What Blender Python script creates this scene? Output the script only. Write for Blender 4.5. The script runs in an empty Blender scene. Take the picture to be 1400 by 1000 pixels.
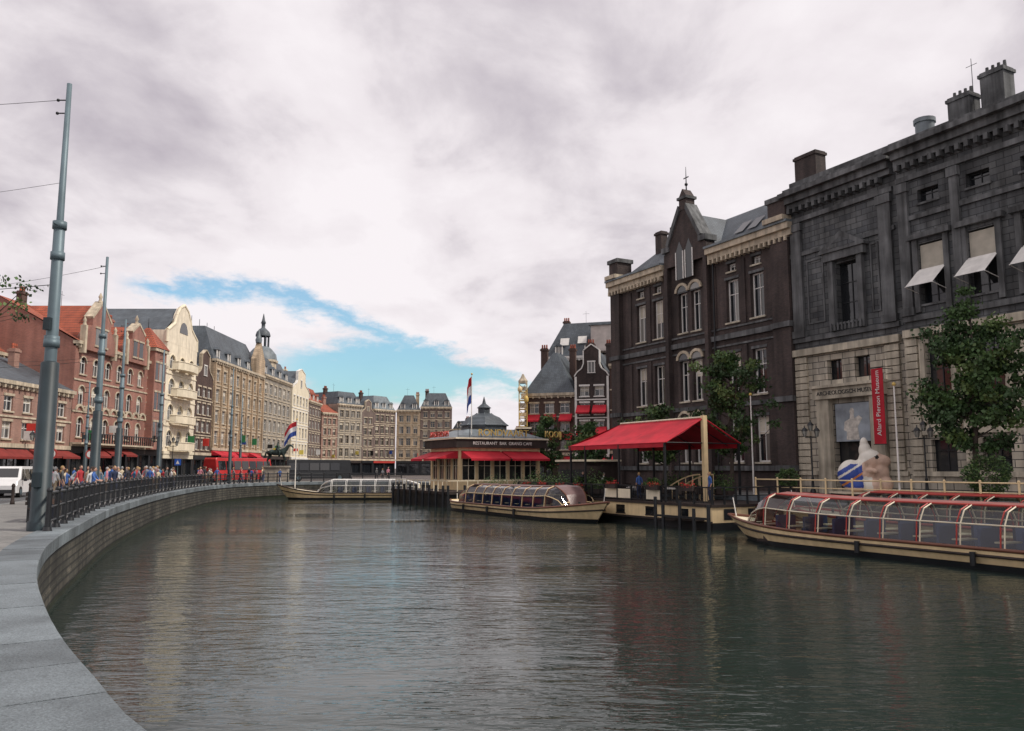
import bpy, bmesh, math, random
from mathutils import Vector, Matrix, noise
R=random.Random(7)
S=bpy.context.scene
S.view_settings.view_transform='Standard'; S.view_settings.look='None'; S.view_settings.exposure=0
COL=S.collection
# ---------------------------------------------------------------- materials
def base(name):
    m=bpy.data.materials.new(name); m.use_nodes=True
    nt=m.node_tree; return m,nt,nt.nodes['Principled BSDF']
def N(nt,t,**k):
    n=nt.nodes.new(t)
    for a,b in k.items(): setattr(n,a,b)
    return n
def vary(nt,src,amt,scale,vec=None,stretch=(1,1,1),detail=5):
    mp=N(nt,'ShaderNodeMapping'); mp.inputs['Scale'].default_value=stretch
    nt.links.new(vec,mp.inputs[0])
    n=N(nt,'ShaderNodeTexNoise'); n.inputs['Scale'].default_value=scale; n.inputs['Detail'].default_value=detail
    nt.links.new(mp.outputs[0],n.inputs['Vector'])
    mr=N(nt,'ShaderNodeMapRange'); mr.inputs[1].default_value=.3; mr.inputs[2].default_value=.7
    mr.inputs[3].default_value=1-amt; mr.inputs[4].default_value=1+amt
    nt.links.new(n.outputs[0],mr.inputs[0])
    v=N(nt,'ShaderNodeVectorMath',operation='SCALE'); nt.links.new(src,v.inputs[0]); nt.links.new(mr.outputs[0],v.inputs['Scale'])
    return v.outputs[0],n.outputs[0]
def mat(name,col,rough=.7,metal=0,var=.15,scale=1.5,bump=.1,isl=0,streak=0,bs=8,spec=.4,speck=0):
    m,nt,b=base(name)
    tc=N(nt,'ShaderNodeTexCoord').outputs['Object']
    rgb=N(nt,'ShaderNodeRGB'); rgb.outputs[0].default_value=(*col,1)
    o,nz=vary(nt,rgb.outputs[0],var,scale,tc)
    if streak: o,_=vary(nt,o,streak,1.2,tc,(2.2,2.2,.18))
    if speck: o,_=vary(nt,o,speck,60,tc,(1,1,1),2)
    if isl:
        g=N(nt,'ShaderNodeNewGeometry'); mr=N(nt,'ShaderNodeMapRange'); mr.inputs[3].default_value=1-isl; mr.inputs[4].default_value=1+isl
        nt.links.new(g.outputs['Random Per Island'],mr.inputs[0])
        v=N(nt,'ShaderNodeVectorMath',operation='SCALE'); nt.links.new(o,v.inputs[0]); nt.links.new(mr.outputs[0],v.inputs['Scale']); o=v.outputs[0]
    nt.links.new(o,b.inputs['Base Color'])
    b.inputs['Roughness'].default_value=rough; b.inputs['Metallic'].default_value=metal
    b.inputs['Specular IOR Level'].default_value=spec
    if bump:
        n=N(nt,'ShaderNodeTexNoise'); n.inputs['Scale'].default_value=bs; n.inputs['Detail'].default_value=4; nt.links.new(tc,n.inputs['Vector'])
        bp=N(nt,'ShaderNodeBump'); bp.inputs['Strength'].default_value=bump; bp.inputs['Distance'].default_value=.05
        nt.links.new(n.outputs[0],bp.inputs['Height']); nt.links.new(bp.outputs[0],b.inputs['Normal'])
    return m
def brick(name,c1,c2,mortar,bw=.23,rh=.075,ms=.01,rough=.85,var=.22,streak=.18,flat=False,bump=.5):
    m,nt,b=base(name)
    tc=N(nt,'ShaderNodeTexCoord').outputs['Object']
    sp=N(nt,'ShaderNodeSeparateXYZ'); nt.links.new(tc,sp.inputs[0])
    cb=N(nt,'ShaderNodeCombineXYZ')
    if flat:
        nt.links.new(sp.outputs[0],cb.inputs[0]); nt.links.new(sp.outputs[1],cb.inputs[1])
    else:
        ad=N(nt,'ShaderNodeMath',operation='ADD'); nt.links.new(sp.outputs[0],ad.inputs[0]); nt.links.new(sp.outputs[1],ad.inputs[1])
        nt.links.new(ad.outputs[0],cb.inputs[0]); nt.links.new(sp.outputs[2],cb.inputs[1])
    t=N(nt,'ShaderNodeTexBrick'); nt.links.new(cb.outputs[0],t.inputs['Vector'])
    t.inputs['Color1'].default_value=(*c1,1); t.inputs['Color2'].default_value=(*c2,1); t.inputs['Mortar'].default_value=(*mortar,1)
    t.inputs['Scale'].default_value=1; t.inputs['Mortar Size'].default_value=ms; t.inputs['Brick Width'].default_value=bw; t.inputs['Row Height'].default_value=rh
    o,_=vary(nt,t.outputs['Color'],var,.35,tc)
    o,_=vary(nt,o,streak,1.0,tc,(1.6,1.6,.15))
    nt.links.new(o,b.inputs['Base Color']); b.inputs['Roughness'].default_value=rough
    bp=N(nt,'ShaderNodeBump',invert=True); bp.inputs['Strength'].default_value=bump; bp.inputs['Distance'].default_value=.02
    nt.links.new(t.outputs['Fac'],bp.inputs['Height']); nt.links.new(bp.outputs[0],b.inputs['Normal'])
    return m
def glassy(name,lo,hi,rough=.06):
    m,nt,b=base(name)
    g=N(nt,'ShaderNodeNewGeometry'); r=N(nt,'ShaderNodeValToRGB')
    r.color_ramp.elements[0].color=(*lo,1); r.color_ramp.elements[0].position=.5
    r.color_ramp.elements[1].color=(*hi,1); r.color_ramp.elements[1].position=1
    nt.links.new(g.outputs['Random Per Island'],r.inputs[0]); nt.links.new(r.outputs[0],b.inputs['Base Color'])
    b.inputs['Roughness'].default_value=rough; b.inputs['Specular IOR Level'].default_value=.7
    tc=N(nt,'ShaderNodeTexCoord').outputs['Object']
    n=N(nt,'ShaderNodeTexNoise'); n.inputs['Scale'].default_value=1.1; nt.links.new(tc,n.inputs['Vector'])
    bp=N(nt,'ShaderNodeBump'); bp.inputs['Strength'].default_value=.25; bp.inputs['Distance'].default_value=.05
    nt.links.new(n.outputs[0],bp.inputs['Height']); nt.links.new(bp.outputs[0],b.inputs['Normal'])
    return m
def clearglass(name,tint=(.62,.65,.64),refl=.06):
    m,nt,b=base(name); out=nt.nodes['Material Output']
    tr=N(nt,'ShaderNodeBsdfTransparent'); tr.inputs[0].default_value=(*tint,1)
    gl=N(nt,'ShaderNodeBsdfGlossy'); gl.inputs['Roughness'].default_value=.04; gl.inputs['Color'].default_value=(.85,.83,.82,1)
    lw=N(nt,'ShaderNodeLayerWeight'); lw.inputs[0].default_value=.5
    pw=N(nt,'ShaderNodeMath',operation='POWER'); pw.inputs[1].default_value=3.0; nt.links.new(lw.outputs['Facing'],pw.inputs[0])
    ad=N(nt,'ShaderNodeMath',operation='MULTIPLY_ADD'); ad.inputs[1].default_value=.7; ad.inputs[2].default_value=refl; nt.links.new(pw.outputs[0],ad.inputs[0])
    mx=N(nt,'ShaderNodeMixShader'); nt.links.new(ad.outputs[0],mx.inputs[0]); nt.links.new(tr.outputs[0],mx.inputs[1]); nt.links.new(gl.outputs[0],mx.inputs[2])
    nt.links.new(mx.outputs[0],out.inputs[0]); return m
GLASS=glassy('window_glass',(.015,.018,.022),(.26,.25,.23))
GLASSD=glassy('window_glass_dark',(.01,.012,.015),(.05,.05,.05))
BGLASS=clearglass('boat_glass')
WHITE=mat('white_paint',(.74,.72,.68),.5,var=.08,streak=.08)
CREAM=mat('cream_paint',(.8,.62,.36),.45,var=.1,streak=.12,bump=.03)
CREAML=mat('cream_light',(.74,.66,.5),.55,var=.08,streak=.12)
RED=mat('red_canvas',(.46,.015,.03),.75,var=.22,scale=1.0,bump=.2,bs=3)
REDP=mat('red_paint',(.42,.05,.04),.4,var=.1,bump=.02)
REDD=mat('dark_red_canvas',(.2,.025,.02),.8,var=.2)
BLACK=mat('black_paint',(.018,.02,.023),.4,var=.2,bump=.05)
DARKWOOD=mat('dark_timber',(.035,.025,.022),.7,var=.3,streak=.2)
POLE=mat('galvanised_steel',(.13,.18,.205),.5,metal=.2,var=.18,streak=.2,bump=.03)
POLED=mat('pole_green_grey',(.022,.036,.043),.5,var=.25,streak=.25,bump=.05)
COPE=mat('granite_coping',(.15,.175,.19),.65,var=.35,scale=.9,isl=.24,bump=.5,bs=45,speck=.3)
KERB=mat('granite_kerb',(.2,.21,.21),.8,var=.15,scale=3,bump=.2,bs=30)
PAVE=brick('pavement_slabs',(.22,.215,.205),(.17,.17,.165),(.08,.08,.075),.6,.3,.014,flat=True,streak=0,bump=.4)
ASPH=mat('asphalt',(.085,.085,.088),.9,var=.25,scale=.3,bump=.3,bs=30)
GROUND=brick('street_setts',(.13,.105,.095),(.1,.085,.08),(.05,.045,.04),.2,.1,.01,flat=True,streak=0)
QWALL=brick('quay_masonry',(.07,.064,.05),(.042,.041,.032),(.02,.02,.018),.6,.22,.03,var=.55,streak=.55,bump=1)
DSTONE=brick('soot_stone',(.105,.108,.108),(.06,.064,.069),(.026,.028,.03),.95,.42,.022,var=.55,streak=.5,bump=.8)
DTRIM=mat('soot_stone_trim',(.1,.103,.105),.85,var=.5,scale=.6,streak=.5,bump=.35)
LSTONE=brick('light_stone',(.46,.41,.325),(.34,.31,.255),(.09,.085,.075),1.1,.46,.028,var=.3,streak=.42,bump=1)
LTRIM=mat('light_stone_trim',(.44,.395,.31),.8,var=.3,scale=.7,streak=.35,bump=.3)
DBRICK=brick('dark_brick',(.075,.051,.045),(.046,.034,.032),(.03,.026,.025),var=.4,streak=.4)
DBRICK2=brick('dark_brown_brick',(.11,.058,.044),(.075,.044,.036),(.06,.05,.045))
HAZEBRICK=brick('hazed_brown_brick',(.19,.13,.11),(.15,.11,.095),(.14,.12,.11))  # brown brick of the far houses, distance haze mixed into its colour: paler, greyer
RBRICK=brick('red_brick',(.36,.14,.1),(.28,.105,.08),(.26,.2,.17))
PBRICK=brick('pink_brick',(.36,.19,.14),(.29,.15,.115),(.28,.22,.19))
TSTONE=brick('tan_stone',(.44,.33,.22),(.36,.275,.19),(.2,.16,.12),.9,.35,.015,var=.25,streak=.3)
GSTONE=brick('grey_stone',(.33,.29,.24),(.275,.245,.205),(.16,.145,.12),.9,.35,.015,var=.25,streak=.3)
CSTONE=mat('cream_stucco',(.74,.66,.52),.7,var=.1,streak=.2)
YSTONE=mat('stone_trim',(.47,.4,.3),.75,var=.2,streak=.3)
RTILE=brick('red_tiles',(.42,.1,.05),(.32,.08,.045),(.13,.05,.035),.25,.3,.03,var=.25)
SLATE=brick('slate',(.09,.108,.125),(.065,.08,.095),(.035,.04,.045),.3,.22,.015,rough=.55,var=.3)
LEAD=mat('lead_roof',(.15,.175,.19),.5,var=.25,streak=.2)
BRONZE=mat('bronze',(.03,.045,.042),.45,metal=.5,var=.3)
BARK=mat('bark',(.07,.055,.045),.9,var=.3,bump=.5)
LEAF=[mat('leaf_%d'%i,c,.6,var=.3,scale=1.2,bump=0,isl=.35) for i,c in enumerate([(.03,.065,.02),(.05,.1,.028),(.1,.155,.045)])]
FLOWR=mat('flowers_red',(.5,.03,.03),.6,isl=.4,bump=0)
SKIN=mat('skin',(.5,.3,.22),.55,var=.05,bump=0)
HAIR=mat('hair',(.04,.025,.018),.6,bump=0)
BLUESEAT=mat('seat_blue',(.03,.055,.16),.7)
YEL=mat('yellow_paint',(.6,.42,.12),.5)
BLUE=mat('blue_paint',(.02,.1,.45),.4,var=.05)
FR=mat('flag_red',(.5,.03,.04),.8,bump=0,var=.05); FW=mat('flag_white',(.75,.75,.75),.8,bump=0,var=.05); FB=mat('flag_blue',(.03,.07,.3),.8,bump=0,var=.05)
ALGAE=mat('algae_wall',(.018,.024,.012),.6,var=.4,bump=.3)
# ---------------------------------------------------------------- mesh builder
class MB:
    def __init__(s): s.v=[];s.f=[];s.mi=[];s.ms=[];s.T=Matrix();s.sm=[]
    def _m(s,m):
        if m not in s.ms: s.ms.append(m)
        return s.ms.index(m)
    def raw(s,vs,fs,m,smooth=False):
        b=len(s.v); s.v+=[tuple(s.T@Vector(p)) for p in vs]; i=s._m(m)
        for f in fs: s.f.append([b+k for k in f]); s.mi.append(i); s.sm.append(smooth)
    def face(s,pts,m): s.raw(pts,[list(range(len(pts)))],m)
    def box(s,x0,x1,y0,y1,z0,z1,m):
        s.raw([(x0,y0,z0),(x1,y0,z0),(x1,y1,z0),(x0,y1,z0),(x0,y0,z1),(x1,y0,z1),(x1,y1,z1),(x0,y1,z1)],
              [(0,3,2,1),(4,5,6,7),(0,1,5,4),(1,2,6,5),(2,3,7,6),(3,0,4,7)],m)
    def prism(s,pts,y0,y1,m):
        n=len(pts); v=[(x,y0,z) for x,z in pts]+[(x,y1,z) for x,z in pts]
        s.raw(v,[list(range(n)),list(range(2*n-1,n-1,-1))]+[[(i+1)%n,i,n+i,n+(i+1)%n] for i in range(n)],m)
    def cyl(s,p0,p1,r0,r1,m,n=10,smooth=True):
        p0=Vector(p0);p1=Vector(p1);d=(p1-p0)
        if d.length<1e-6: return
        d.normalize(); a=d.orthogonal().normalized(); b=d.cross(a)
        v=[];
        for p,r in((p0,r0),(p1,r1)):
            for i in range(n):
                t=2*math.pi*i/n; v.append(tuple(p+a*(math.cos(t)*r)+b*(math.sin(t)*r)))
        s.raw(v,[[i,(i+1)%n,n+(i+1)%n,n+i] for i in range(n)],m,smooth)
        s.raw(v,[list(range(n-1,-1,-1)),list(range(n,2*n))],m)
    def tube(s,pts,r,m,n=6):
        for a,b in zip(pts,pts[1:]): s.cyl(a,b,r,r,m,n)
    def lathe(s,prof,m,c=(0,0,0),n=16,smooth=True,mz=None):
        v=[];L=len(prof)
        for r,z in prof:
            for i in range(n):
                t=2*math.pi*(i+.5)/n; v.append((c[0]+r*math.cos(t),c[1]+r*math.sin(t),c[2]+z))
        s.raw(v,[[j*n+i,j*n+(i+1)%n,(j+1)*n+(i+1)%n,(j+1)*n+i] for j in range(L-1) for i in range(n)],m,smooth)
    def ball(s,c,rx,ry,rz,m,n=10,k=7):
        v=[];
        for j in range(k+1):
            ph=-math.pi/2+math.pi*j/k
            for i in range(n):
                t=2*math.pi*i/n; v.append((c[0]+rx*math.cos(ph)*math.cos(t),c[1]+ry*math.cos(ph)*math.sin(t),c[2]+rz*math.sin(ph)))
        s.raw(v,[[j*n+i,j*n+(i+1)%n,(j+1)*n+(i+1)%n,(j+1)*n+i] for j in range(k) for i in range(n)],m,True)
    def build(s,name,parent=None,loc=None,rot=0):
        me=bpy.data.meshes.new(name); me.from_pydata(s.v,[],s.f)
        for m in s.ms: me.materials.append(m)
        me.polygons.foreach_set('material_index',s.mi); me.polygons.foreach_set('use_smooth',s.sm); me.update()
        o=bpy.data.objects.new(name,me); COL.objects.link(o)
        if parent: o.parent=parent
        if loc: o.location=loc
        o.rotation_euler[2]=rot
        return o
class G:
    def __init__(s,name,loc=(0,0,0),rot=0):
        s.e=bpy.data.objects.new(name,None); COL.objects.link(s.e); s.e.location=loc; s.e.rotation_euler[2]=rot; s.e.empty_display_size=.1
        s.p={}; s.T=Matrix()
    def __getitem__(s,k):
        if k not in s.p: s.p[k]=MB()
        s.p[k].T=s.T; return s.p[k]
    def done(s):
        for k,mb in s.p.items(): mb.build(k,s.e)
        return s.e
def text(s,body,size,m,parent,loc,rot,ext=.02,name='lettering',align='CENTER'):
    c=bpy.data.curves.new(name,'FONT'); c.body=body; c.size=size; c.extrude=ext; c.align_x=align; c.align_y='CENTER'
    c.materials.append(m); o=bpy.data.objects.new(name,c); COL.objects.link(o); o.parent=parent; o.location=loc; o.rotation_euler=rot; return o
# ---------------------------------------------------------------- facade with real openings
BLIND=mat('window_blind',(.5,.46,.38),.7,bump=0,isl=.35)
def arch_pts(xa,xb,zb,n=6):
    r=(xb-xa)/2; xc=(xa+xb)/2; z=zb-r
    return [(xc-r*math.cos(math.pi*i/(2*n)), z+r*math.sin(math.pi*i/(2*n))) for i in range(n+1)]
def facade(g,x0,x1,z0,z1,wins,wall,y=0,depth=.22,fm=WHITE,bars=(1,1),sill=None,lint=None,glass=GLASS,arch=False,fw=.07):
    mb=g['walls']; xs=sorted({x0,x1,*[w[0] for w in wins],*[w[1] for w in wins]}); zs=sorted({z0,z1,*[w[2] for w in wins],*[w[3] for w in wins]})
    for i in range(len(xs)-1):
        run=None
        for j in range(len(zs)-1):
            cx=(xs[i]+xs[i+1])/2; cz=(zs[j]+zs[j+1])/2
            hole=any(w[0]<cx<w[1] and w[2]<cz<w[3] for w in wins)
            if not hole:
                if run is None: run=zs[j]
            if hole or j==len(zs)-2:
                e=zs[j] if hole else zs[j+1]
                if run is not None and e>run: mb.face([(xs[i],y,run),(xs[i+1],y,run),(xs[i+1],y,e),(xs[i],y,e)],wall)
                run=None
    gl=g['glass']; fr=g['window_frames']; tr=g['trim']
    for (a,b,c,d) in [w[:4] for w in wins]:
        yy=y+depth
        mb.face([(a,y,c),(a,yy,c),(a,yy,d),(a,y,d)],wall); mb.face([(b,y,c),(b,y,d),(b,yy,d),(b,yy,c)],wall)
        mb.face([(a,y,d),(a,yy,d),(b,yy,d),(b,y,d)],wall); mb.face([(a,y,c),(b,y,c),(b,yy,c),(a,yy,c)],wall)
        if arch:
            ap=arch_pts(a,b,d); xc=(a+b)/2
            mb.prism(ap+[(a,d-.001)],y+.004,yy-.08,wall); mb.prism([(2*xc-p,q) for p,q in ap]+[(b,d-.001)],y+.004,yy-.08,wall)
        nx,nz=bars
        for k in range(nx+1):
            xa=a+(b-a)*k/(nx+1); xb=a+(b-a)*(k+1)/(nx+1)
            gl.face([(xa,yy,c),(xb,yy,c),(xb,yy,d),(xa,yy,d)],glass)
        if glass is GLASS and R.random()<.35 and d-c>1.2:
            q=R.uniform(.25,.6); g['blinds'].face([(a+.03,yy-.01,d-(d-c)*q),(b-.03,yy-.01,d-(d-c)*q),(b-.03,yy-.01,d-.02),(a+.03,yy-.01,d-.02)],BLIND)
        f0=yy-.07; f1=yy+.01
        fr.box(a,a+fw,f0,f1,c,d,fm); fr.box(b-fw,b,f0,f1,c,d,fm); fr.box(a+fw,b-fw,f0,f1,c,c+fw,fm); fr.box(a+fw,b-fw,f0,f1,d-fw,d,fm)
        for k in range(nx):
            xm=a+(b-a)*(k+1)/(nx+1); fr.box(xm-.03,xm+.03,f0+.012,f1,c+fw,d-fw,fm)
        for k in range(nz):
            zm=c+(d-c)*((k+1)/(nz+1) if nz>1 else .66); fr.box(a+fw,b-fw,f0+.02,f1,zm-.03,zm+.03,fm)
        if sill: tr.box(a-.12,b+.12,y-.12,y+.1,c-.14,c-.003,sill)
        if lint: 
            if arch:
                ap=arch_pts(a-.12,b+.12,d+.12); ap2=arch_pts(a+.0,b-.0,d)
                xc=(a+b)/2
                for sgn in(1,-1):
                    P=ap+ap2[::-1]
                    tr.prism([(p if sgn>0 else 2*xc-p,q) for p,q in P],y-.06,y+.03,lint)
            else: tr.box(a-.12,b+.12,y-.06,y+.05,d+.003,d+.22,lint)
def rowwins(x0,x1,n,w,za,zb,mar=None):
    L=(x1-x0); st=L/n
    return [(x0+st*(i+.5)-w/2,x0+st*(i+.5)+w/2,za,zb) for i in range(n)]
def awning(mb,x0,x1,z,drop,out,m,y=0):
    mb.face([(x0,y-.03,z),(x1,y-.03,z),(x1,y-out,z-drop),(x0,y-out,z-drop)],m)
    mb.face([(x0,y-out,z-drop),(x1,y-out,z-drop),(x1,y-out,z-drop-.2),(x0,y-out,z-drop-.2)],m)
    for x in(x0,x1): mb.face([(x,y-.03,z),(x,y-out,z-drop),(x,y-.03,z-drop)],m)
def chimney(mb,x,y,z,w,d,h,m,pots=3):
    mb.box(x,x+w,y,y+d,z,z+h,m); mb.box(x-.1,x+w+.1,y-.1,y+d+.1,z+h-.35,z+h-.12,m)
    for i in range(pots):
        px=x+w*(i+.5)/pots; mb.cyl((px,y+d/2,z+h-.05),(px,y+d/2,z+h+.5),.13,.1,DTRIM if m is DTRIM else RTILE,8)
def hip(mb,x0,x1,y0,y1,z,h,ins,m,top=None):
    a=[(x0,y0,z),(x1,y0,z),(x1,y1,z),(x0,y1,z)]; b=[(x0+ins,y0+ins,z+h),(x1-ins,y0+ins,z+h),(x1-ins,y1-ins,z+h),(x0+ins,y1-ins,z+h)]
    for i in range(4): j=(i+1)%4; mb.face([a[i],a[j],b[j],b[i]],m)
    mb.face(b,top or m)
def dormer(g,x,z,w,h,y,rm,d=1.6,fm=WHITE):
    g['roof'].box(x-w/2,x-w/2+.12,y,y+d,z,z+h,rm); g['roof'].box(x+w/2-.12,x+w/2,y,y+d,z,z+h,rm)
    g['glass'].face([(x-w/2+.12,y+.1,z),(x+w/2-.12,y+.1,z),(x+w/2-.12,y+.1,z+h),(x-w/2+.12,y+.1,z+h)],GLASS)
    f=g['window_frames']; f.box(x-w/2-.02,x-w/2+.14,y-.04,y+.08,z,z+h,fm); f.box(x+w/2-.14,x+w/2+.02,y-.04,y+.08,z,z+h,fm); f.box(x-.04,x+.04,y+.02,y+.08,z,z+h,fm)
    g['roof'].prism([(x-w/2-.15,z+h),(x+w/2+.15,z+h),(x,z+h+w*.4)],y-.15,y+d,rm)
SIGNC=[mat('sign_c%d'%i,c,.4,bump=0) for i,c in enumerate([(.6,.05,.04),(.03,.2,.08),(.6,.5,.1),(.03,.08,.35),(.7,.7,.68),(.02,.02,.02)])]
def house(name,x,y,rot,W,D,H,nf,nc,wall,trim,roof,rm,rh,gf=3.8,ww=1.1,fm=WHITE,arch=False,awn=None,shop=BLACK,bars=(1,1),z=1.6,top=None,finish=True,sides=True,fr=.62,fascia=None,awp=1):
    g=G(name,(x,y,z),rot); W0=W
    fh=(H-gf-.7)/nf; wins=[]
    for k in range(nf):
        za=gf+fh*k+fh*.22; wins+=rowwins(.3,W-.3,nc,ww,za,za+fh*fr*(1 if k<nf-1 else .88))
    facade(g,0,W,gf,H,wins,wall,fm=fm,sill=trim,lint=trim,arch=arch,bars=bars)
    ns=max(1,round(W/3.2)); sw=[(a,b,.45,gf-.9) for a,b,_,_ in rowwins(.15,W-.15,ns,(W-.3)/ns-.4,0,1)]
    facade(g,0,W,0,gf,sw,shop,fm=shop,glass=GLASSD,depth=.35,bars=(2,0))
    g['trim'].box(-.0,W,-.22,.06,gf-.25,gf+.12,trim); g['trim'].box(.1,W-.1,-.14,.05,gf-.8,gf-.28,fascia or R.choice([BLACK,REDP,CREAML,DARKWOOD]))
    for _ in range(max(1,int(W/6))):
        sx=R.uniform(.5,W-.5); zz=gf+R.uniform(.3,1.4); g['shop_signs'].box(sx-.05,sx+.05,-1.0,-.15,zz,zz+R.uniform(.5,1.2),R.choice(SIGNC))
    if awn:
        for a,b,_,_ in rowwins(.15,W-.15,ns,(W-.3)/ns-.3,0,1):
            if R.random()<awp: awning(g['awnings'],a,b,gf-.3,R.uniform(.5,.9),R.uniform(.9,1.7),awn)
    w=g['walls']
    w.face([(0,0,0),(0,D,0),(0,D,H),(0,0,H)],wall); w.face([(W,0,0),(W,0,H),(W,D,H),(W,D,0)],wall); w.face([(0,D,0),(W,D,0),(W,D,H),(0,D,H)],wall)
    for k in range(1,nf): g['trim'].box(0,W,-.09,.05,gf+fh*k-.02,gf+fh*k+.14,trim)
    t=g['trim']; r=g['roof']
    if roof in('flat','mansard','hip','side'):
        t.box(-.05,W+.05,-.4,.3,H-.28,H+.05,trim); t.box(0,W,-.2,.25,H-.5,H-.283,trim)
        n=int(W/.8)
        for i in range(n): cx=(i+.5)*W/n; t.box(cx-.09,cx+.09,-.33,-.02,H-.62,H-.285,trim)
    if roof=='flat': r.face([(0,.3,H-.05),(W,.3,H-.05),(W,D,H-.05),(0,D,H-.05)],rm)
    if roof=='mansard':
        hip(r,.05,W-.05,.15,D,H+.05,rh,rh*.45,rm,LEAD)
        nd=max(1,nc//2+1)
        for i in range(nd): dormer(g,W*(i+.5)/nd,H+.3,1.1,1.3,.35,rm)
    if roof=='hip': hip(r,-.1,W+.1,-.1,D,H+.06,rh,min(W,D)/2-.15,rm)
    if roof=='side':
        r.face([(-.1,-.3,H+.02),(W+.1,-.3,H+.02),(W+.1,D/2,H+rh),(-.1,D/2,H+rh)],rm); r.face([(-.1,D,H+.02),(W+.1,D,H+.02),(W+.1,D/2,H+rh),(-.1,D/2,H+rh)],rm)
        for xx in(0,W): w.face([(xx,0,H),(xx,D,H),(xx,D/2,H+rh-.05)],wall)
    if roof in('gable','bell','neck','step'):
        if roof=='gable': pts=[(0,H),(W,H),(W/2,H+rh)]
        elif roof=='neck':
            pts=[(0,H),(W,H),(W*.93,H+rh*.12),(W*.78,H+rh*.25),(W*.72,H+rh*.4),(W*.72,H+rh*.82),(W*.5,H+rh),(W*.28,H+rh*.82),(W*.28,H+rh*.4),(W*.22,H+rh*.25),(W*.07,H+rh*.12)]
        else:
            pts=[(0,H),(W,H)]; n=4
            for i in range(n): xx=W*(1-.5*i/n); pts+=[(xx-(.0 if i else 0),H+rh*(i+.6)/n),(xx-W*.5/n,H+rh*(i+.6)/n)]
            pts+=[(W-p,q) for p,q in pts[2:-1]][::-1]
        w.prism(pts,0.0,.35,wall)
        for (a,b),(c,d) in zip(pts[1:],pts[2:]+[pts[0]]):
            if abs(a-c)+abs(b-d)<.05: continue
            L=math.hypot(c-a,d-b); nx,nz=(b-d)/L*-1,(c-a)/L*-1
            t.prism([(a+.0,b),(c,d),(c+nx*.14,d+nz*.14),(a+nx*.14,b+nz*.14)],-.1,.4,trim)
        gw=min(1.0,W*.2); g['glass'].face([(W/2-gw/2,-.01,H+rh*.12),(W/2+gw/2,-.01,H+rh*.12),(W/2+gw/2,-.01,H+rh*.45),(W/2-gw/2,-.01,H+rh*.45)],GLASS)
        f=g['window_frames']
        for sx in(-1,1): f.box(W/2+sx*gw/2-.05,W/2+sx*gw/2+.05,-.08,0,H+rh*.12,H+rh*.45,fm)
        f.box(W/2-gw/2-.1,W/2+gw/2+.1,-.1,0,H+rh*.1,H+rh*.12,fm); f.box(W/2-gw/2-.1,W/2+gw/2+.1,-.1,0,H+rh*.45,H+rh*.49,fm); f.box(W/2-.03,W/2+.03,-.06,0,H+rh*.12,H+rh*.45,fm)
        k=.93
        r.face([(0,.3,H),(W/2,.3,H+rh*k),(W/2,D,H+rh*k),(0,D,H)],rm); r.face([(W,.3,H),(W/2,.3,H+rh*k),(W/2,D,H+rh*k),(W,D,H)],rm)
        w.face([(0,D,H),(W,D,H),(W/2,D,H+rh*k)],wall)
    if R.random()<.8 : chimney(g['chimneys'],W*.12,D*.45,H,.9,.6,rh+1.0,DBRICK2)
    if R.random()<.6 : chimney(g['chimneys'],W*.78,D*.3,H,.8,.6,rh+.6,wall)
    if R.random()<.5: g['aerial'].cyl((W*.4,D*.4,H+rh*.7),(W*.4,D*.4,H+rh+2.2),.03,.02,BLACK,4); g['aerial'].cyl((W*.4-.5,D*.4,H+rh+1.8),(W*.4+.5,D*.4,H+rh+1.8),.02,.02,BLACK,4)
    if finish: g.done()
    return g
# ---------------------------------------------------------------- quay curve
ctrl=[(30,-1),(18,-.2),(9,.9),(4,2.0),(1.0,3.05),(-.9,4.1),(-2.4,5.55),(-3.43,6.93),(-4.72,8.75),(-6.19,11.04),(-7.55,13.3),(-8.98,15.9),(-10.7,19.4),(-13.0,25),(-17.7,37.5),(-23.3,56),(-27.6,74),(-29.0,84),(-29.0,92),(-27,98.5),(-22.5,102.5),(-17,104),(-13.3,104.3)]
def cr(P,step=.5):
    out=[]
    for i in range(len(P)-1):
        p0=Vector(P[max(i-1,0)]);p1=Vector(P[i]);p2=Vector(P[i+1]);p3=Vector(P[min(i+2,len(P)-1)])
        n=max(2,int((p2-p1).length/step*2))
        for k in range(n):
            t=k/n; out.append(.5*((2*p1)+(-p0+p2)*t+(2*p0-5*p1+4*p2-p3)*t*t+(-p0+3*p1-3*p2+p3)*t**3))
    out.append(Vector(P[-1])); return out
def resample(P,st):
    out=[P[0].copy()]; acc=0
    for a,b in zip(P,P[1:]):
        L=(b-a).length
        while acc+L>=st:
            a=a+(b-a)*((st-acc)/L); out.append(a.copy()); L=(b-a).length; acc=0
        acc+=L
    return out
def offs(P,d):
    out=[]
    for i,p in enumerate(P):
        t=(P[min(i+1,len(P)-1)]-P[max(i-1,0)]).normalized(); out.append(p+Vector((-t.y,t.x))*d)
    return out
LC=resample(cr(ctrl),.6); LC.append(Vector((-13.3,104.3)))
RC=[Vector((-13.3,104.3)),Vector((43.5,-2.8))]
u=(RC[1]-RC[0]).normalized(); LR=(RC[1]-RC[0]).length
RC=[RC[0]+u*(LR*i/160) for i in range(161)]
CLOSE=[RC[-1]+(LC[0]-RC[-1])*(i/10) for i in range(1,10)]
LOOP=LC+RC[1:]+CLOSE
def strip(mb,P,d0,d1,z,m,closed=False):
    A=offs(P,d0);B=offs(P,d1)
    for i in range(len(P)-1): mb.face([(A[i].x,A[i].y,z),(B[i].x,B[i].y,z),(B[i+1].x,B[i+1].y,z),(A[i+1].x,A[i+1].y,z)][::-1],m)
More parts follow.
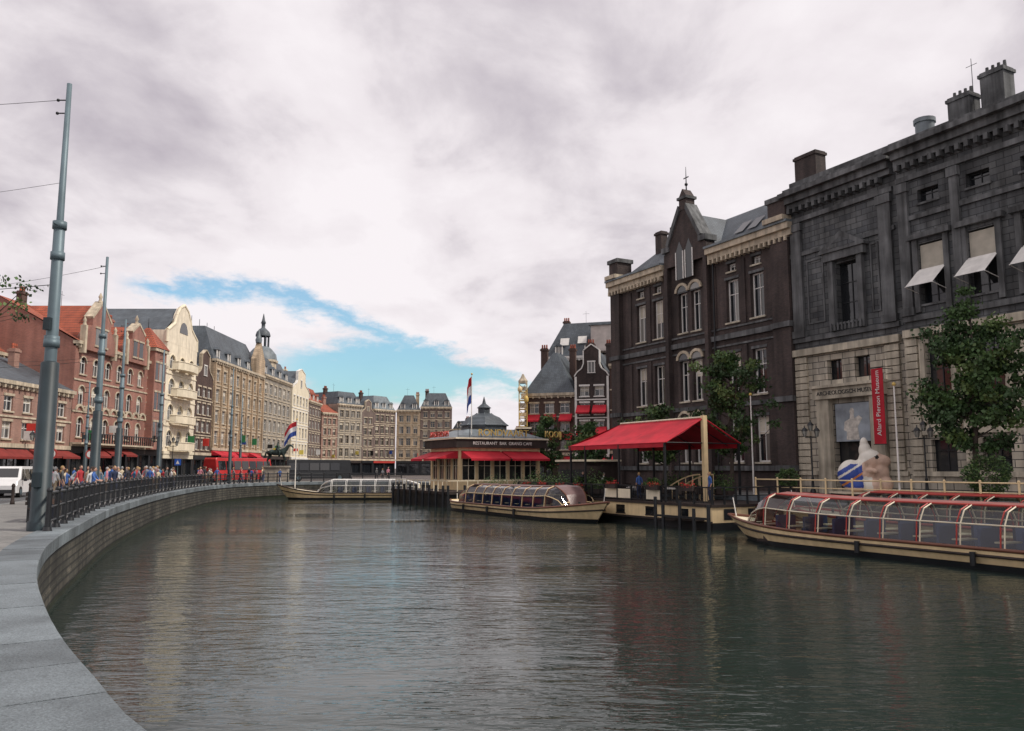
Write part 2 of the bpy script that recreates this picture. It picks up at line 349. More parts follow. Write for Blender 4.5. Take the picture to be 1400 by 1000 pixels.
def vstrip(mb,P,d,z0,z1,m):
    A=offs(P,d)
    for i in range(len(P)-1): mb.face([(A[i].x,A[i].y,z0),(A[i+1].x,A[i+1].y,z0),(A[i+1].x,A[i+1].y,z1),(A[i].x,A[i].y,z1)],m)
ZG=1.6
bm=bmesh.new()
def loop(pts):
    vs=[bm.verts.new((p[0],p[1],ZG)) for p in pts]
    return [bm.edges.new((vs[i],vs[(i+1)%len(vs)])) for i in range(len(vs))]
e=loop(LOOP)+loop([(-1500,-800),(1500,-800),(1500,2500),(-1500,2500)])
bmesh.ops.triangle_fill(bm,edges=e,use_beauty=True)
me=bpy.data.meshes.new('ground'); bm.to_mesh(me); bm.free(); me.materials.append(GROUND)
o=bpy.data.objects.new('ground',me); COL.objects.link(o)
mb=MB(); vstrip(mb,LC,0,.55,ZG+.02,QWALL); vstrip(mb,LC,0,-2.5,.2,ALGAE); vstrip(mb,LC,-.03,.2,.55,QWALL)
strip(mb,LC,-.03,0,.55,QWALL)
vstrip(mb,RC+CLOSE+[LC[0]],0,-2.5,ZG+.02,QWALL); mb.build('quay_wall')
def blocks(P,d0,d1,z0,z1,m,L,gap,name,joint=None):
    mb=MB(); Q=resample(P,.3); k=max(1,int(L/.3)); A=offs(Q,d0);B=offs(Q,d1)
    i=0; q=random.Random(3)
    while i+k<len(Q):
        a=A[i:i+k+1];b=B[i:i+k+1]; n=k+1; dz=q.uniform(-.004,.004)
        da=(a[1]-a[0]).normalized()*gap; a=[x.copy() for x in a]; b=[x.copy() for x in b]
        a[0]+=da; b[0]+=da
        v=[(p.x,p.y,z0) for p in a]+[(p.x,p.y,z1+dz-.02) for p in a]
        ai=[p+(q_-p).normalized()*.022 for p,q_ in zip(a,b)]; bi=[q_+(p-q_).normalized()*.012 for p,q_ in zip(a,b)]
        v+=[(p.x,p.y,z1+dz) for p in ai]+[(p.x,p.y,z1+dz) for p in bi]+[(p.x,p.y,z1+dz-.02) for p in b]+[(p.x,p.y,z0) for p in b]
        f=[]
        for r in range(5):
            for j in range(n-1): f.append((r*n+j,r*n+j+1,(r+1)*n+j+1,(r+1)*n+j))
        f.append([r*n for r in range(6)]); f.append([r*n+n-1 for r in range(5,-1,-1)])
        mb.raw(v,f,m)
        if joint:
            a0=A[i]; b0=B[i]; j=(A[i+1]-A[i]).normalized()*(gap+.004); t_=z1-.014
            mb.face([(a0.x-.0,a0.y,t_),(b0.x,b0.y,t_),(b0.x+j.x,b0.y+j.y,t_),(a0.x+j.x,a0.y+j.y,t_)],joint)
        i+=k
    return mb.build(name)
MORT=mat('mortar_dark',(.035,.035,.033),.9,bump=0)
blocks(LC,-.06,.72,1.42,1.74,COPE,1.2,.024,'quay_coping',MORT)
blocks(RC,-.06,.6,1.42,1.74,COPE,1.5,.02,'quay_coping')
mb=MB(); strip(mb,LOOP,.70,5.4,1.715,PAVE); mb.build('pavement')
blocks(LC,5.4,5.6,1.5,1.73,KERB,1.2,.01,'kerb')
mb=MB(); strip(mb,[p for p in LC if p.y>1],6.0,13.0,ZG+.004,ASPH); mb.build('road')
mb=MB()
for d in(7.6,9.03,10.4,11.83): strip(mb,[p for p in LC if p.y>1],d,d+.07,ZG+.009,POLE)
mb.build('tram_tracks')
mb=MB(); mb.box(-43,-39.2,20,230,1.4,1.73,PAVE); mb.box(-39.2,-39.0,20,230,1.4,1.735,KERB); mb.build('pavement')
# water
m,nt,b=base('canal_water')
tc=N(nt,'ShaderNodeTexCoord').outputs['Object']
b.inputs['Base Color'].default_value=(.02,.03,.026,1); b.inputs['Roughness'].default_value=.03; b.inputs['IOR'].default_value=1.33
def wn(scale,st,det=3,dist=.3,rot=12):
    mp=N(nt,'ShaderNodeMapping'); mp.inputs['Scale'].default_value=st; mp.inputs['Rotation'].default_value=(0,0,math.radians(rot)); nt.links.new(tc,mp.inputs[0])
    n=N(nt,'ShaderNodeTexNoise'); n.inputs['Scale'].default_value=scale; n.inputs['Detail'].default_value=det; n.inputs['Distortion'].default_value=dist
    nt.links.new(mp.outputs[0],n.inputs['Vector']); return n.outputs[0]
def mth(op,a,b_,c=None):
    n=N(nt,'ShaderNodeMath',operation=op)
    for i,x in enumerate([a,b_,c]):
        if x is None: continue
        if isinstance(x,(int,float)): n.inputs[i].default_value=x
        else: nt.links.new(x,n.inputs[i])
    return n.outputs[0]
a1=wn(1.5,(.55,1.5,1),2,.4,8); a2=wn(4.6,(.5,1.5,1),2,.5,-12); a4=wn(11,(.6,1.4,1),2,.3,18); a3=wn(.1,(1,1.6,1),3,.6)
h=mth('MULTIPLY_ADD',a2,.42,a1); h=mth('MULTIPLY_ADD',a4,.12,h)
h=mth('MULTIPLY',h,mth('MAXIMUM',mth('MULTIPLY_ADD',a3,3.0,-.75),.2))
bp=N(nt,'ShaderNodeBump'); bp.inputs['Strength'].default_value=1; bp.inputs['Distance'].default_value=.04
nt.links.new(h,bp.inputs['Height']); nt.links.new(bp.outputs[0],b.inputs['Normal'])
mb=MB(); mb.face([(-60,-20,0),(80,-20,0),(80,130,0),(-60,130,0)],m); mb.build('water')
# ---------------------------------------------------------------- quay railing
def railing(name,P,zb,hh,m,every=1.5,r=.035,rails=(1,.62,.25),bal=0):
    mb=MB(); Q=resample(P,every)
    for i,p in enumerate(Q):
        mb.cyl((p.x,p.y,zb),(p.x,p.y,zb+hh+.03),r*1.5,r*1.3,m,8); mb.ball((p.x,p.y,zb+hh+.07),r*1.7,r*1.7,r*1.7,m,8,5)
        mb.cyl((p.x,p.y,zb),(p.x,p.y,zb+.12),r*2.6,r*2.0,m,8)
    for q in rails: mb.tube([(p.x,p.y,zb+hh*q) for p in Q],r if q==1 else r*.7,m,6)
    if bal:
        for p in resample(P,bal): mb.cyl((p.x,p.y,zb+hh*.25),(p.x,p.y,zb+hh),.011,.011,m,4)
    return mb.build(name)
RP=offs([p for p in LC if p.y>22.5],.42)
railing('quay_railing',RP,1.73,1.02,BLACK,every=1.6,r=.05,bal=.2)
for p in resample(offs([p for p in LC if p.y>15],5.0),3.2)[:26]:
    mb=MB(); mb.lathe([(.001,0),(.11,0),(.1,.12),(.075,.2),(.065,.8),(.085,.83),(.085,.88),(.05,.96),(.001,.98)],DARKWOOD,n=10); mb.build('bollard',loc=(p.x,p.y,1.715))
# ---------------------------------------------------------------- tram poles
def tram_pole(x,y,H,s=1.0,lean=0):
    mb=MB(); h1=H*.36; h2=H*.66
    mb.lathe([(.30*s,0),(.30*s,.25),(.25*s,.3),(.235*s,h1),(.16*s,h1+.05)],POLED,n=18)
    mb.lathe([(.16*s,h1),(.15*s,h2),(.1*s,h2+.05)],POLE,n=16)
    mb.lathe([(.1*s,h2),(.07*s,H),(.001,H+.02)],POLE,n=14)
    for z,rr in((h1+.45,.21),(h1+.55,.2),(h2,.19),(h2-.9,.19)): mb.lathe([(.1,z),(rr*s,z),(rr*s,z+.22),(.1,z+.22)],POLE,n=14)
    mb.cyl((0,0,h2+.1),(-.0,-.32,h2+.1),.03,.03,POLE,6); mb.box(-.09,.09,-.34,-.2,h1+.9,h1+1.25,POLED); mb.box(-.12,.12,-.3,-.22,1.2,1.6,POLED)
    for z in(H-.5,H-.9): mb.cyl((0,0,z),(-.3,0,z),.02,.02,BLACK,6); mb.ball((-.3,0,z),.05,.05,.05,BLACK,6,4)
    return mb.build('tram_pole',loc=(x,y,1.7))
tram_pole(-12.98,23,12.9)
tram_pole(-21.6,43,12.9); tram_pole(-29.3,61.7,12.9); tram_pole(-33.2,78,12.9); tram_pole(-31.6,93,12.9,.8); tram_pole(-36,70,9,.7); tram_pole(-38,116,12,.8)
def wire(name,a,b,sag=.3,r=.012):
    mb=MB(); P=[]
    for i in range(17):
        t=i/16; p=Vector(a).lerp(Vector(b),t); p.z-=sag*4*t*(1-t); P.append(tuple(p))
    mb.tube(P,r,BLACK,4); mb.build(name)
wire('tram_wire',(-13.2,23,14.1),(-40,30,17.5),.5,.008); wire('tram_wire',(-13,23,11.6),(-42,38,15.5),.5,.006)
wire('tram_wire',(-13,23,8.6),(-42,33,9.9),.3,.012); wire('tram_wire',(-21.6,43,14.1),(-43,52,14.5),.5,.01); wire('tram_wire',(-22,43,9),(-43,50,9.5),.3)
wire('tram_wire',(-29.3,61.7,12),(-43,66,12),.3,.012)
for d in(-20,-23): wire('tram_wire',(d,20,7.2),(d-16,118,7.2),.0,.01)
# ---------------------------------------------------------------- left row (facing +X)
XL=-43; R90=math.pi/2
house('brick_house',XL,63,R90,17.4,12,9.2,2,6,PBRICK,YSTONE,'side',SLATE,3.2,ww=1.3,awn=REDD,fascia=DARKWOOD,awp=.6)
g=house('corner_brick_building',XL,80.5,R90,21,16,14.3,3,8,RBRICK,YSTONE,'side',RTILE,4.6,gf=4.2,ww=1.2,arch=True,awn=REDD,finish=False,fascia=DARKWOOD,awp=.5)
w=g['walls'];t=g['trim']
for gx,gw,gh in((4.0,6.4,5.2),(12.5,5.2,4.4)):
    w.prism([(gx-gw/2,13.6),(gx+gw/2,13.6),(gx+gw/2,14.9),(gx+gw*.3,16.2),(gx+gw*.3,16.9),(gx,13.6+gh),(gx-gw*.3,16.9),(gx-gw*.3,16.2),(gx-gw/2,14.9)],-.45,.4,RBRICK)
    g['roof'].face([(gx-gw/2,.2,14.8),(gx,.2,13.4+gh),(gx,8,13.4+gh),(gx-gw/2,8,14.8)],RTILE); g['roof'].face([(gx+gw/2,.2,14.8),(gx,.2,13.4+gh),(gx,8,13.4+gh),(gx+gw/2,8,14.8)],RTILE)
    for sx in(-1,1):
        t.prism([(gx+sx*gw*.3,16.9),(gx,13.6+gh),(gx,13.85+gh),(gx+sx*(gw*.3+.15),17.1)],-.5,.45,YSTONE)
        g['glass'].box(gx+sx*.75-.45,gx+sx*.75+.45,-.47,-.455,14.3,16.0,GLASS)
        t.box(gx+sx*.75-.6,gx+sx*.75+.6,-.56,-.44,16.02,16.2,YSTONE); t.box(gx+sx*.75-.6,gx+sx*.75+.6,-.56,-.44,14.1,14.28,YSTONE)
        t.box(gx+sx*gw/2-.2,gx+sx*gw/2+.2,-.55,0,13.2,16,YSTONE); t.lathe([(.22,0),(.12,.3),(.2,.5),(.001,.9)],YSTONE,(gx+sx*gw/2,-.3,16),8)
    t.lathe([(.25,0),(.12,.4),(.22,.6),(.001,1.1)],YSTONE,(gx,-.1,13.7+gh),8)
T=g['tower']; T.box(16.2,19.4,-.8,2.6,4,15.6,RBRICK); T.box(16.0,19.6,-1.0,2.8,15.6,16.0,YSTONE)
for i in range(3):
    for zz in(5.2,8.7,12.2): g['glass'].box(16.5+i*1,17.2+i*1,-.82,-.805,zz,zz+2.0,GLASS); t.box(16.4+i,17.3+i,-.9,-.8,zz+2.02,zz+2.25,YSTONE); t.box(16.4+i,17.3+i,-.9,-.8,zz-.2,zz-.02,YSTONE)
hip(T,15.9,19.7,-1.1,2.9,16,2.6,1.8,RTILE); T.cyl((17.8,.9,18.5),(17.8,.9,19.8),.06,.02,BLACK,6)
for i in range(9):
    cx=1.3+i*1.75; t.prism([(cx-.85+.0,7.3)]+[(cx-.85*math.cos(math.pi*k/8),7.3+.85*math.sin(math.pi*k/8)) for k in range(1,8)]+[(cx+.85,7.3)]+[(cx+.62*math.cos(math.pi*k/8),7.3+.62*math.sin(math.pi*k/8)) for k in range(0,9)],-.16,-.02,YSTONE)
for i in range(30): t.box(.3+i*.55,.4+i*.55,-1.1,-1.0,4.3,5.2,BLACK)
t.box(0,16,-1.15,-.2,4.13,4.3,YSTONE); t.box(0,16,-1.12,-1.02,5.2,5.28,BLACK)
g.done()
house('red_roof_building',-50,50,R90,32,14,13,3,9,RBRICK,YSTONE,'side',RTILE,6.0,ww=1.2)
g=house('white_art_nouveau_house',XL,101.8,R90,9.8,12,17.5,4,3,CSTONE,CREAML,'none',SLATE,1,gf=3.8,ww=1.7,arch=True,finish=False,bars=(2,1),fascia=CREAML)
w=g['walls']; pts=[(0,17.5),(9.8,17.5),(9.7,19),(8.6,19.6),(7.6,20.2),(7.1,21.3),(6.2,22.4),(4.9,23.0),(3.6,22.4),(2.7,21.3),(2.2,20.2),(1.2,19.6),(.1,19)]
w.prism(pts,-.01,.5,CSTONE)
for a,b in zip(pts[1:],pts[2:]+[pts[0]]): g['trim'].cyl((a[0],.1,a[1]),(b[0],.1,b[1]),.22,.22,CREAML,8)
g['glass'].prism([(4.9+1.3*math.cos(k*math.pi/8),19.2+1.5*math.sin(k*math.pi/8)) for k in range(9)],-.05,-.02,GLASS)
for zz in(4.0,7.4,10.8,14.2):
    P=[(1.6,-.1),(1.8,-.8),(2.6,-1.25),(4.9,-1.45),(7.2,-1.25),(8,-.8),(8.2,-.1)]
    for (a,b),(c,d) in zip(P,P[1:]):
        g['balconies'].face([(a,b,zz),(c,d,zz),(c,d,zz+.95),(a,b,zz+.95)],CREAML)
        g['balconies'].cyl((a,b,zz+1),(c,d,zz+1),.07,.07,CREAML,6)
    g['balconies'].face([(a,b,zz) for a,b in P],CREAML)
g['roof'].face([(0,.4,19),(4.9,.4,22.6),(4.9,12,22.6),(0,12,19)],SLATE); g['roof'].face([(9.8,.4,19),(4.9,.4,22.6),(4.9,12,22.6),(9.8,12,19)],SLATE)
w.face([(0,0.3,17.5),(0,12,17.5),(0,12,19),(0,.3,19)],CSTONE)
g.done()
house('dark_brick_house',XL,111.8,R90,6.2,12,14.2,4,3,DBRICK2,YSTONE,'neck',SLATE,4,ww=1.1)
g=house('stone_department_store',XL,118.2,R90,23.6,16,17.5,4,8,TSTONE,YSTONE,'mansard',SLATE,5.2,gf=4.6,ww=1.7,bars=(2,1),finish=False,awn=RED,fascia=REDP,awp=.7)
for i in range(9): g['trim'].box(.1+i*2.9,.55+i*2.9,-.25,.0,4.75,17.0,TSTONE)
g['walls'].prism([(18.5,17.5),(23.4,17.5),(23.4,20),(22,21.6),(20.95,23),(19.9,21.6),(18.5,20)],-.3,.6,TSTONE)
g['trim'].lathe([(.5,0),(.6,.5),(.3,1.2),(.05,2.4)],LEAD,(20.95,.2,23),10)
for i in range(5): g['roof'].box(3+i*3.2,3.06+i*3.2,6,6.06,22.5,25,BLACK)
g.done()
g=house('domed_corner_building',XL,142,R90,18,14,18.0,4,6,GSTONE,YSTONE,'mansard',SLATE,3.6,gf=4.2,ww=1.4,finish=False)
T=g['clock_tower']; cx,cy=10.2,3.5
T.lathe([(2.6,18),(2.6,21.2),(2.9,21.3),(2.9,21.7)],YSTONE,(cx,cy,0),8,False)
T.lathe([(2.7,21.7),(2.5,22.8),(1.7,23.8),(1.2,24.2)],LEAD,(cx,cy,0),12)
for i in range(8):
    a=2*math.pi*i/8; T.cyl((cx+1.1*math.cos(a),cy+1.1*math.sin(a),24.2),(cx+1.1*math.cos(a),cy+1.1*math.sin(a),26.2),.14,.14,SLATE,6)
T.lathe([(1.4,26.2),(1.4,26.4),(1.2,27),(.6,27.6),(.35,27.8),(.35,28.6),(.5,28.7),(.3,29.2),(.05,30.5)],SLATE,(cx,cy,0),10)
g.done()
house('white_gabled_building',XL+.2,160.3,R90,13,14,17.5,4,5,CREAML,WHITE,'neck',SLATE,4.2,ww=1.3)
house('dark_gabled_building',XL+.2,173.5,R90,11,14,16,4,4,HAZEBRICK,YSTONE,'mansard',RTILE,3,ww=1.3)
def along(ax,ay,bx,by,specs):
    L=math.hypot(bx-ax,by-ay); ux,uy=(bx-ax)/L,(by-ay)/L; rot=math.atan2(uy,ux); tot=sum(s[1] for s in specs); k=L/tot; d=0
    for s in specs:
        W=s[1]*k; house(s[0],ax+ux*d,ay+uy*d,rot,W-.06,12,s[2],s[3],s[4],s[5],s[6],s[7],s[8],s[9],ww=min(1.3,W/s[4]*.55),fm=s[10] if len(s)>10 else YSTONE); d+=W
along(-42.6,184.8,-29,206,[('canal_house',5,14.2,4,3,PBRICK,YSTONE,'side',RTILE,3.4),('canal_house',8,16.5,4,4,GSTONE,YSTONE,'mansard',SLATE,3),('canal_house',4,15,4,2,HAZEBRICK,YSTONE,'neck',SLATE,3),('canal_house',8,16,4,4,HAZEBRICK,YSTONE,'mansard',LEAD,3.4)])
along(-28.8,206,-15,207,[('canal_house',6,16.2,4,3,TSTONE,YSTONE,'mansard',SLATE,3.8),('canal_house',8,17,5,4,HAZEBRICK,YSTONE,'mansard',SLATE,3.6)])
along(-15,207.5,22,190,[('canal_house',5,11.5,3,3,GSTONE,YSTONE,'mansard',SLATE,2),('canal_house',8,8.5,2,4,PBRICK,YSTONE,'hip',SLATE,2.5),('canal_house',8,8,2,4,HAZEBRICK,YSTONE,'side',RTILE,3),('canal_house',8,9,2,4,TSTONE,YSTONE,'hip',SLATE,2)])
# ---------------------------------------------------------------- centre right cluster
rc=math.radians(-18)
house('canal_house',1.6,105.5,rc,6.6,11,11.2,3,3,DBRICK2,YSTONE,'hip',SLATE,5.6,ww=1.2,awn=RED,gf=3.6)
g=house('bell_gable_house',7.9,103.2,rc,4.3,11,13.2,4,2,DBRICK,WHITE,'neck',SLATE,4.0,ww=1.15,awn=RED,gf=3.4,finish=False)
g['trim'].box(-.03,.25,-.05,.0,3.5,13.2,WHITE); g['trim'].box(4.05,4.33,-.05,.0,3.5,13.2,WHITE)
for a,b in((.25,1.95),(2.3,4.0)):
    awning(g['awnings'],a,b,9.6,.9,.9,RED); awning(g['awnings'],a,b,6.9,.9,.9,RED)
g.done()
g=house('canal_house',12.1,101.8,rc,4.6,11,14.6,4,2,DBRICK2,YSTONE,'flat',LEAD,1,ww=1.1,awn=RED)
g=house('mansard_hotel',4.6,118,rc,13,12,17.6,5,5,DBRICK,WHITE,'mansard',SLATE,5.2,ww=1.2,finish=False)
g['penthouse'].box(7.5,13.5,-2.5,4,17.9,21.5,mat('panel_grey',(.55,.49,.45),.6)); g['penthouse'].box(7.2,13.8,-2.8,4.3,21.5,21.75,LEAD)
for x_,z_ in((2.2,19.4),(4.8,19.6)): g['skylights'].raw([(x_,.8+.0,z_),(x_+1.3,.8,z_),(x_+1.3,1.3,z_+1.1),(x_,1.3,z_+1.1)],[(0,1,2,3)],WHITE)
g.done()
g=G('window_awnings',(1.6,105.5,1.6),rc)
for a in(.5,2.6,4.7): awning(g['canvas'],a,a+1.6,8.6,.8,.9,RED); awning(g['canvas'],a,a+1.6,6.2,.7,.9,RED)
g.done()
mb=MB(); q=random.Random(4)
for i in range(5):
    z=i*1.1
    for a,b in(((0,0),(1.0,0)),((1.0,0),(1.0,1.0)),((1.0,1.0),(0,1.0)),((0,1.0),(0,0))):
        mb.cyl((*a,z),(*b,z),.05,.05,YEL,5); mb.cyl((*a,z),(*b,z+1.1),.04,.04,CREAML,5); mb.cyl((*a,z),(*a,z+1.1),.06,.06,YEL,5)
    mb.box(.1+q.uniform(-.2,.2),.9,.1,.9,z+.2,z+q.uniform(.6,1.0),CREAM if i%2 else YSTONE)
mb.lathe([(.6,5.5),(.65,5.8),(.35,6.2),(.1,6.7)],YSTONE,(.5,.5,0),8,False); mb.ball((.9,0,3.4),.3,.3,.5,YEL); mb.ball((.1,0,4.7),.3,.3,.4,CREAM)
mb.build('construction_hoist',loc=(.9,104,8.6))
mb=MB(); mb.box(-.2,1.5,-.2,1.5,0,6.95,DARKWOOD); mb.box(-.35,1.65,-.35,1.65,6.7,6.9,CREAML); mb.build('site_hut',loc=(.8,104,1.6))
# ---------------------------------------------------------------- right big buildings
ra=math.atan2(-.8836,.468)
g=G('dark_brick_museum_wing',(10.6,84.3,1.6),ra); Z=lambda z:z-1.6
W=24.1
wx=[(4.6,1.45),(7.3,1.45),(10.95,1.25),(12.75,1.25),(17.4,1.5),(20.3,1.5)]
wins=[]
for c,w_ in wx:
    for za,zb in((3.9,7.6),(9.4,13.1),(15.7,19.4)): wins.append((c-w_/2,c+w_/2,Z(za),Z(zb)))
wins+=[(16.9,17.9,Z(20.1),Z(20.8)),(19.8,20.8,Z(20.1),Z(20.8)),(4.1,5.1,Z(20.1),Z(20.8)),(6.8,7.8,Z(20.1),Z(20.8))]
facade(g,0,W,0,Z(22.2),wins,DBRICK,depth=.4,fm=WHITE,sill=LTRIM,lint=DTRIM,bars=(1,1),glass=GLASS,fw=.13)
w=g['walls'];t=g['trim']
D=18; w.face([(0,0,0),(0,D,0),(0,D,20.6),(0,0,20.6)],DBRICK); w.face([(W,0,0),(W,D,0),(W,D,20.6),(W,0,20.6)],DBRICK)
for z,h,p in((3.2,.4,.2),(8.5,.35,.16),(14.3,.45,.22),(13.7,.15,.1),(15.2,.15,.1)):
    t.box(-.05,W+.05,-p,.05,Z(z),Z(z)+h,DTRIM)
for x in(2.9,6.0,8.65,15.3,18.85,21.9): w.box(x-.18,x+.18,-.12,-.002,Z(15.4),Z(20.9),DBRICK); w.box(x-.18,x+.18,-.12,-.002,Z(8.9),Z(13.6),DBRICK); w.box(x-.18,x+.18,-.12,-.002,Z(3.65),Z(8.4),DBRICK)
for a,b in((-.4,8.7),(14.9,W+.4)):
    t.box(a,b,-.75,.4,Z(22.0),Z(22.5),YSTONE); t.box(a,b,-.45,.4,Z(21.5),Z(21.997),YSTONE); t.box(a,b,-.9,.5,Z(22.503),Z(22.7),LEAD)
    n=int((b-a)/.55)
    for i in range(n): cx=a+.3+i*.55; t.box(cx-.09,cx+.09,-.62,-.05,Z(21.1),Z(21.497),YSTONE)
for a,b in((0,1.5),(22.3,24.1)):
    w.box(a,b,-.45,-.002,0,Z(21.4),DBRICK); t.box(a-.15,b+.15,-1.05,.3,Z(22.702),Z(23.1),YSTONE); w.box(a,b,-.55,1.2,Z(23.1),Z(24.4),DBRICK); t.box(a-.15,b+.15,-.7,1.35,Z(24.4),Z(24.8),DTRIM)
    for z in(3.2,8.5,14.3): t.box(a-.08,b+.08,-.62,-.3,Z(z)+.002,Z(z)+.42,DTRIM)
gx=11.85
w.box(8.9,9.35,-.5,-.003,0,Z(22),DBRICK); w.box(14.35,14.8,-.5,-.003,0,Z(22),DBRICK)
w.prism([(8.9,Z(22)),(14.8,Z(22)),(14.8,Z(23.3)),(14.0,Z(24.0)),(12.3,Z(27)),(11.4,Z(27)),(9.7,Z(24.0)),(8.9,Z(23.3))],-.45,.6,DBRICK)
for sx in(-1,1):
    f=lambda x:gx+sx*x
    t.prism([(f(.4),Z(27)),(f(2.15),Z(24.0)),(f(2.5),Z(24.15)),(f(.55),Z(27.5))],-.65,.7,DTRIM); t.box(min(f(2.1),f(3.1)),max(f(2.1),f(3.1)),-.65,.7,Z(23.5),Z(24.0),DTRIM)
    g['glass'].prism([(f(.15),Z(20.6)),(f(1.15),Z(20.6)),(f(1.15),Z(23.2)),(f(.65),Z(24.2)),(f(.15),Z(23.2))],-.47,-.455,GLASSD)
    fr=g['window_frames']
    for x in(.15,1.15): fr.box(f(x)-.05,f(x)+.05,-.53,-.46,Z(20.6),Z(23.2),WHITE)
w.prism([(gx-.5,Z(27)),(gx+.5,Z(27)),(gx+.5,Z(28.3)),(gx,Z(29)),(gx-.5,Z(28.3))],-.5,.5,DBRICK); t.box(gx-.65,gx+.65,-.65,.65,Z(28.0),Z(28.25),DTRIM)
t.cyl((gx,0,Z(28.8)),(gx,0,Z(31.2)),.07,.02,BLACK,6); t.box(gx-.35,gx+.35,-.02,.02,Z(30.1),Z(30.2),BLACK); t.ball((gx,0,Z(29.5)),.16,.16,.16,BLACK)
for zb in(13.1,19.4,7.6):
    for c in(10.95,12.75):
        P=[(c+.95*math.cos(k*math.pi/8),Z(zb)+.1+.85*math.sin(k*math.pi/8)) for k in range(9)]+[(c+.7*math.cos(k*math.pi/8),Z(zb)+.1+.6*math.sin(k*math.pi/8)) for k in range(8,-1,-1)]
        t.prism(P,-.2,-.02,YSTONE)
        P=[(c+.69*math.cos(k*math.pi/8),Z(zb)+.1+.59*math.sin(k*math.pi/8)) for k in range(9)]
        g['glass'].prism(P,-.1,-.07,GLASS)
r=g['roof']; hip(r,-.1,W+.1,.6,D,Z(22.7),4.2,4.3,SLATE,LEAD)
r.face([(8.9,.6,Z(23.3)),(gx,.6,Z(26.8)),(gx,9,Z(26.8)),(8.9,9,Z(23.3))],SLATE); r.face([(14.8,.6,Z(23.3)),(gx,.6,Z(26.8)),(gx,9,Z(26.8)),(14.8,9,Z(23.3))],SLATE)
for x in(16,17.6): r.raw([(x,1.7,Z(23.95)),(x+1.1,1.7,Z(23.95)),(x+1.1,2.9,Z(25.15)),(x,2.9,Z(25.15))],[(0,1,2,3)],GLASS)
c=g['chimneys']
for x in(5.6,3.0): chimney(c,x,3.2,Z(25),1.0,.8,2.6,DBRICK,0)
chimney(c,20.2,5.0,Z(25.5),2.3,1.2,4.6,DBRICK,0)
g['downpipe'].cyl((15.3,-.2,0),(15.3,-.2,Z(21.4)),.07,.07,BLACK,6)
g.done()
# museum
g=G('archaeology_museum',(21.84,63,1.6),ra); W=40
x1=10.2
dark=[(4.2,6.2,Z(13.9),Z(18.3))]
facade(g,0,x1,Z(12.2),Z(24.2),dark,DSTONE,depth=.5,fm=BLACK,sill=DTRIM,glass=GLASSD,bars=(1,2))
low=[(3.0,4.3,Z(9.8),Z(11.3)),(5.4,6.7,Z(9.8),Z(11.3)),(3.4,6.7,Z(2.0),Z(8.0))]
facade(g,0,x1,0,Z(12.2),low,LSTONE,depth=.5,fm=BLACK,glass=GLASSD,bars=(1,0))
wd=[];wl=[];wt=[]
for i in range(8):
    cx=12.4+i*3.35; wd.append((cx-.9,cx+.9,Z(13.9),Z(17.9))); wl.append((cx-.85,cx+.85,Z(6.6),Z(11.3))); wt.append((cx-.75,cx+.75,Z(20.6),Z(21.5))); wl.append((cx-.85,cx+.85,Z(3.2),Z(5.2)))
yo=-.8
facade(g,x1,W,Z(12.2),Z(24.2),wd+wt,DSTONE,y=yo,depth=.45,fm=BLACK,sill=DTRIM,glass=GLASSD,bars=(1,1))
facade(g,x1,W,0,Z(12.2),wl,LSTONE,y=yo,depth=.45,fm=BLACK,sill=LTRIM,glass=GLASSD,bars=(1,1))
w=g['walls'];t=g['trim']
w.face([(x1,yo,0),(x1,0,0),(x1,0,22.6),(x1,yo,22.6)],DSTONE); w.face([(0,0,0),(0,18,0),(0,18,23.5),(0,0,23.5)],DSTONE); w.face([(W,yo,0),(W,18,0),(W,18,23.5),(W,yo,23.5)],DSTONE)
def band(a,b,y,z,h,p,m): t.box(a,b,y-p,y+.05,Z(z),Z(z)+h,m)
for a,b,y in((0,x1-.9,0),(x1,W,yo)):
    band(a,b,y,11.85,.5,.35,LTRIM); band(a,b,y,12.9,.35,.2,DTRIM); band(a,b,y,19.6,.3,.15,DTRIM); band(a,b,y,22.3,.35,.2,DTRIM)
    band(a,b,y,23.9,.5,.55,DTRIM); band(a-.3,b+.3,y,24.405,.35,.95,DTRIM); band(a,b,y,23.5,.39,.3,DTRIM); band(a,b,y,24.76,.25,.7,DTRIM)
    n=int((b-a)/.62)
    for i in range(n): cx=a+.31+i*.62; t.box(cx-.13,cx+.13,y-.52,y-.02,Z(23.1),Z(23.497),DTRIM)
    band(a,b,y,2.9,.3,.15,LTRIM)
for a,b,za,zb,y in((1.5,3.1,14.2,19,0),(7.2,7.9,14.2,19,0)):
    t.box(a,b,y-.07,y-.002,Z(za),Z(za)+.12,DTRIM); t.box(a,b,y-.07,y-.002,Z(zb),Z(zb)+.12,DTRIM); t.box(a,a+.12,y-.07,y-.002,Z(za)+.121,Z(zb)-.001,DTRIM); t.box(b-.12,b,y-.07,y-.002,Z(za)+.121,Z(zb)-.001,DTRIM)
for xx,y in((.15,0),(8.1,0),(x1+.05,yo),(14.0-.0,yo),(20.7,yo),(27.4,yo),(34.1,yo)):
    wd_=.75 if y else 1.0
    if xx>=14: wd_=.55
    t.box(xx,xx+wd_,y-.22,y-.002,Z(13.3),Z(22.25),DTRIM); t.box(xx-.1,xx+wd_+.1,y-.32,y-.003,Z(21.6),Z(22.2),DTRIM); t.box(xx-.1,xx+wd_+.1,y-.32,y-.004,Z(13.27),Z(13.8),DTRIM)
    for k in range(17):
        z=3.3+k*.5; t.box(xx-.05,xx+wd_+.05,y-.2,y-.003,Z(z),Z(z)+.43,LTRIM)
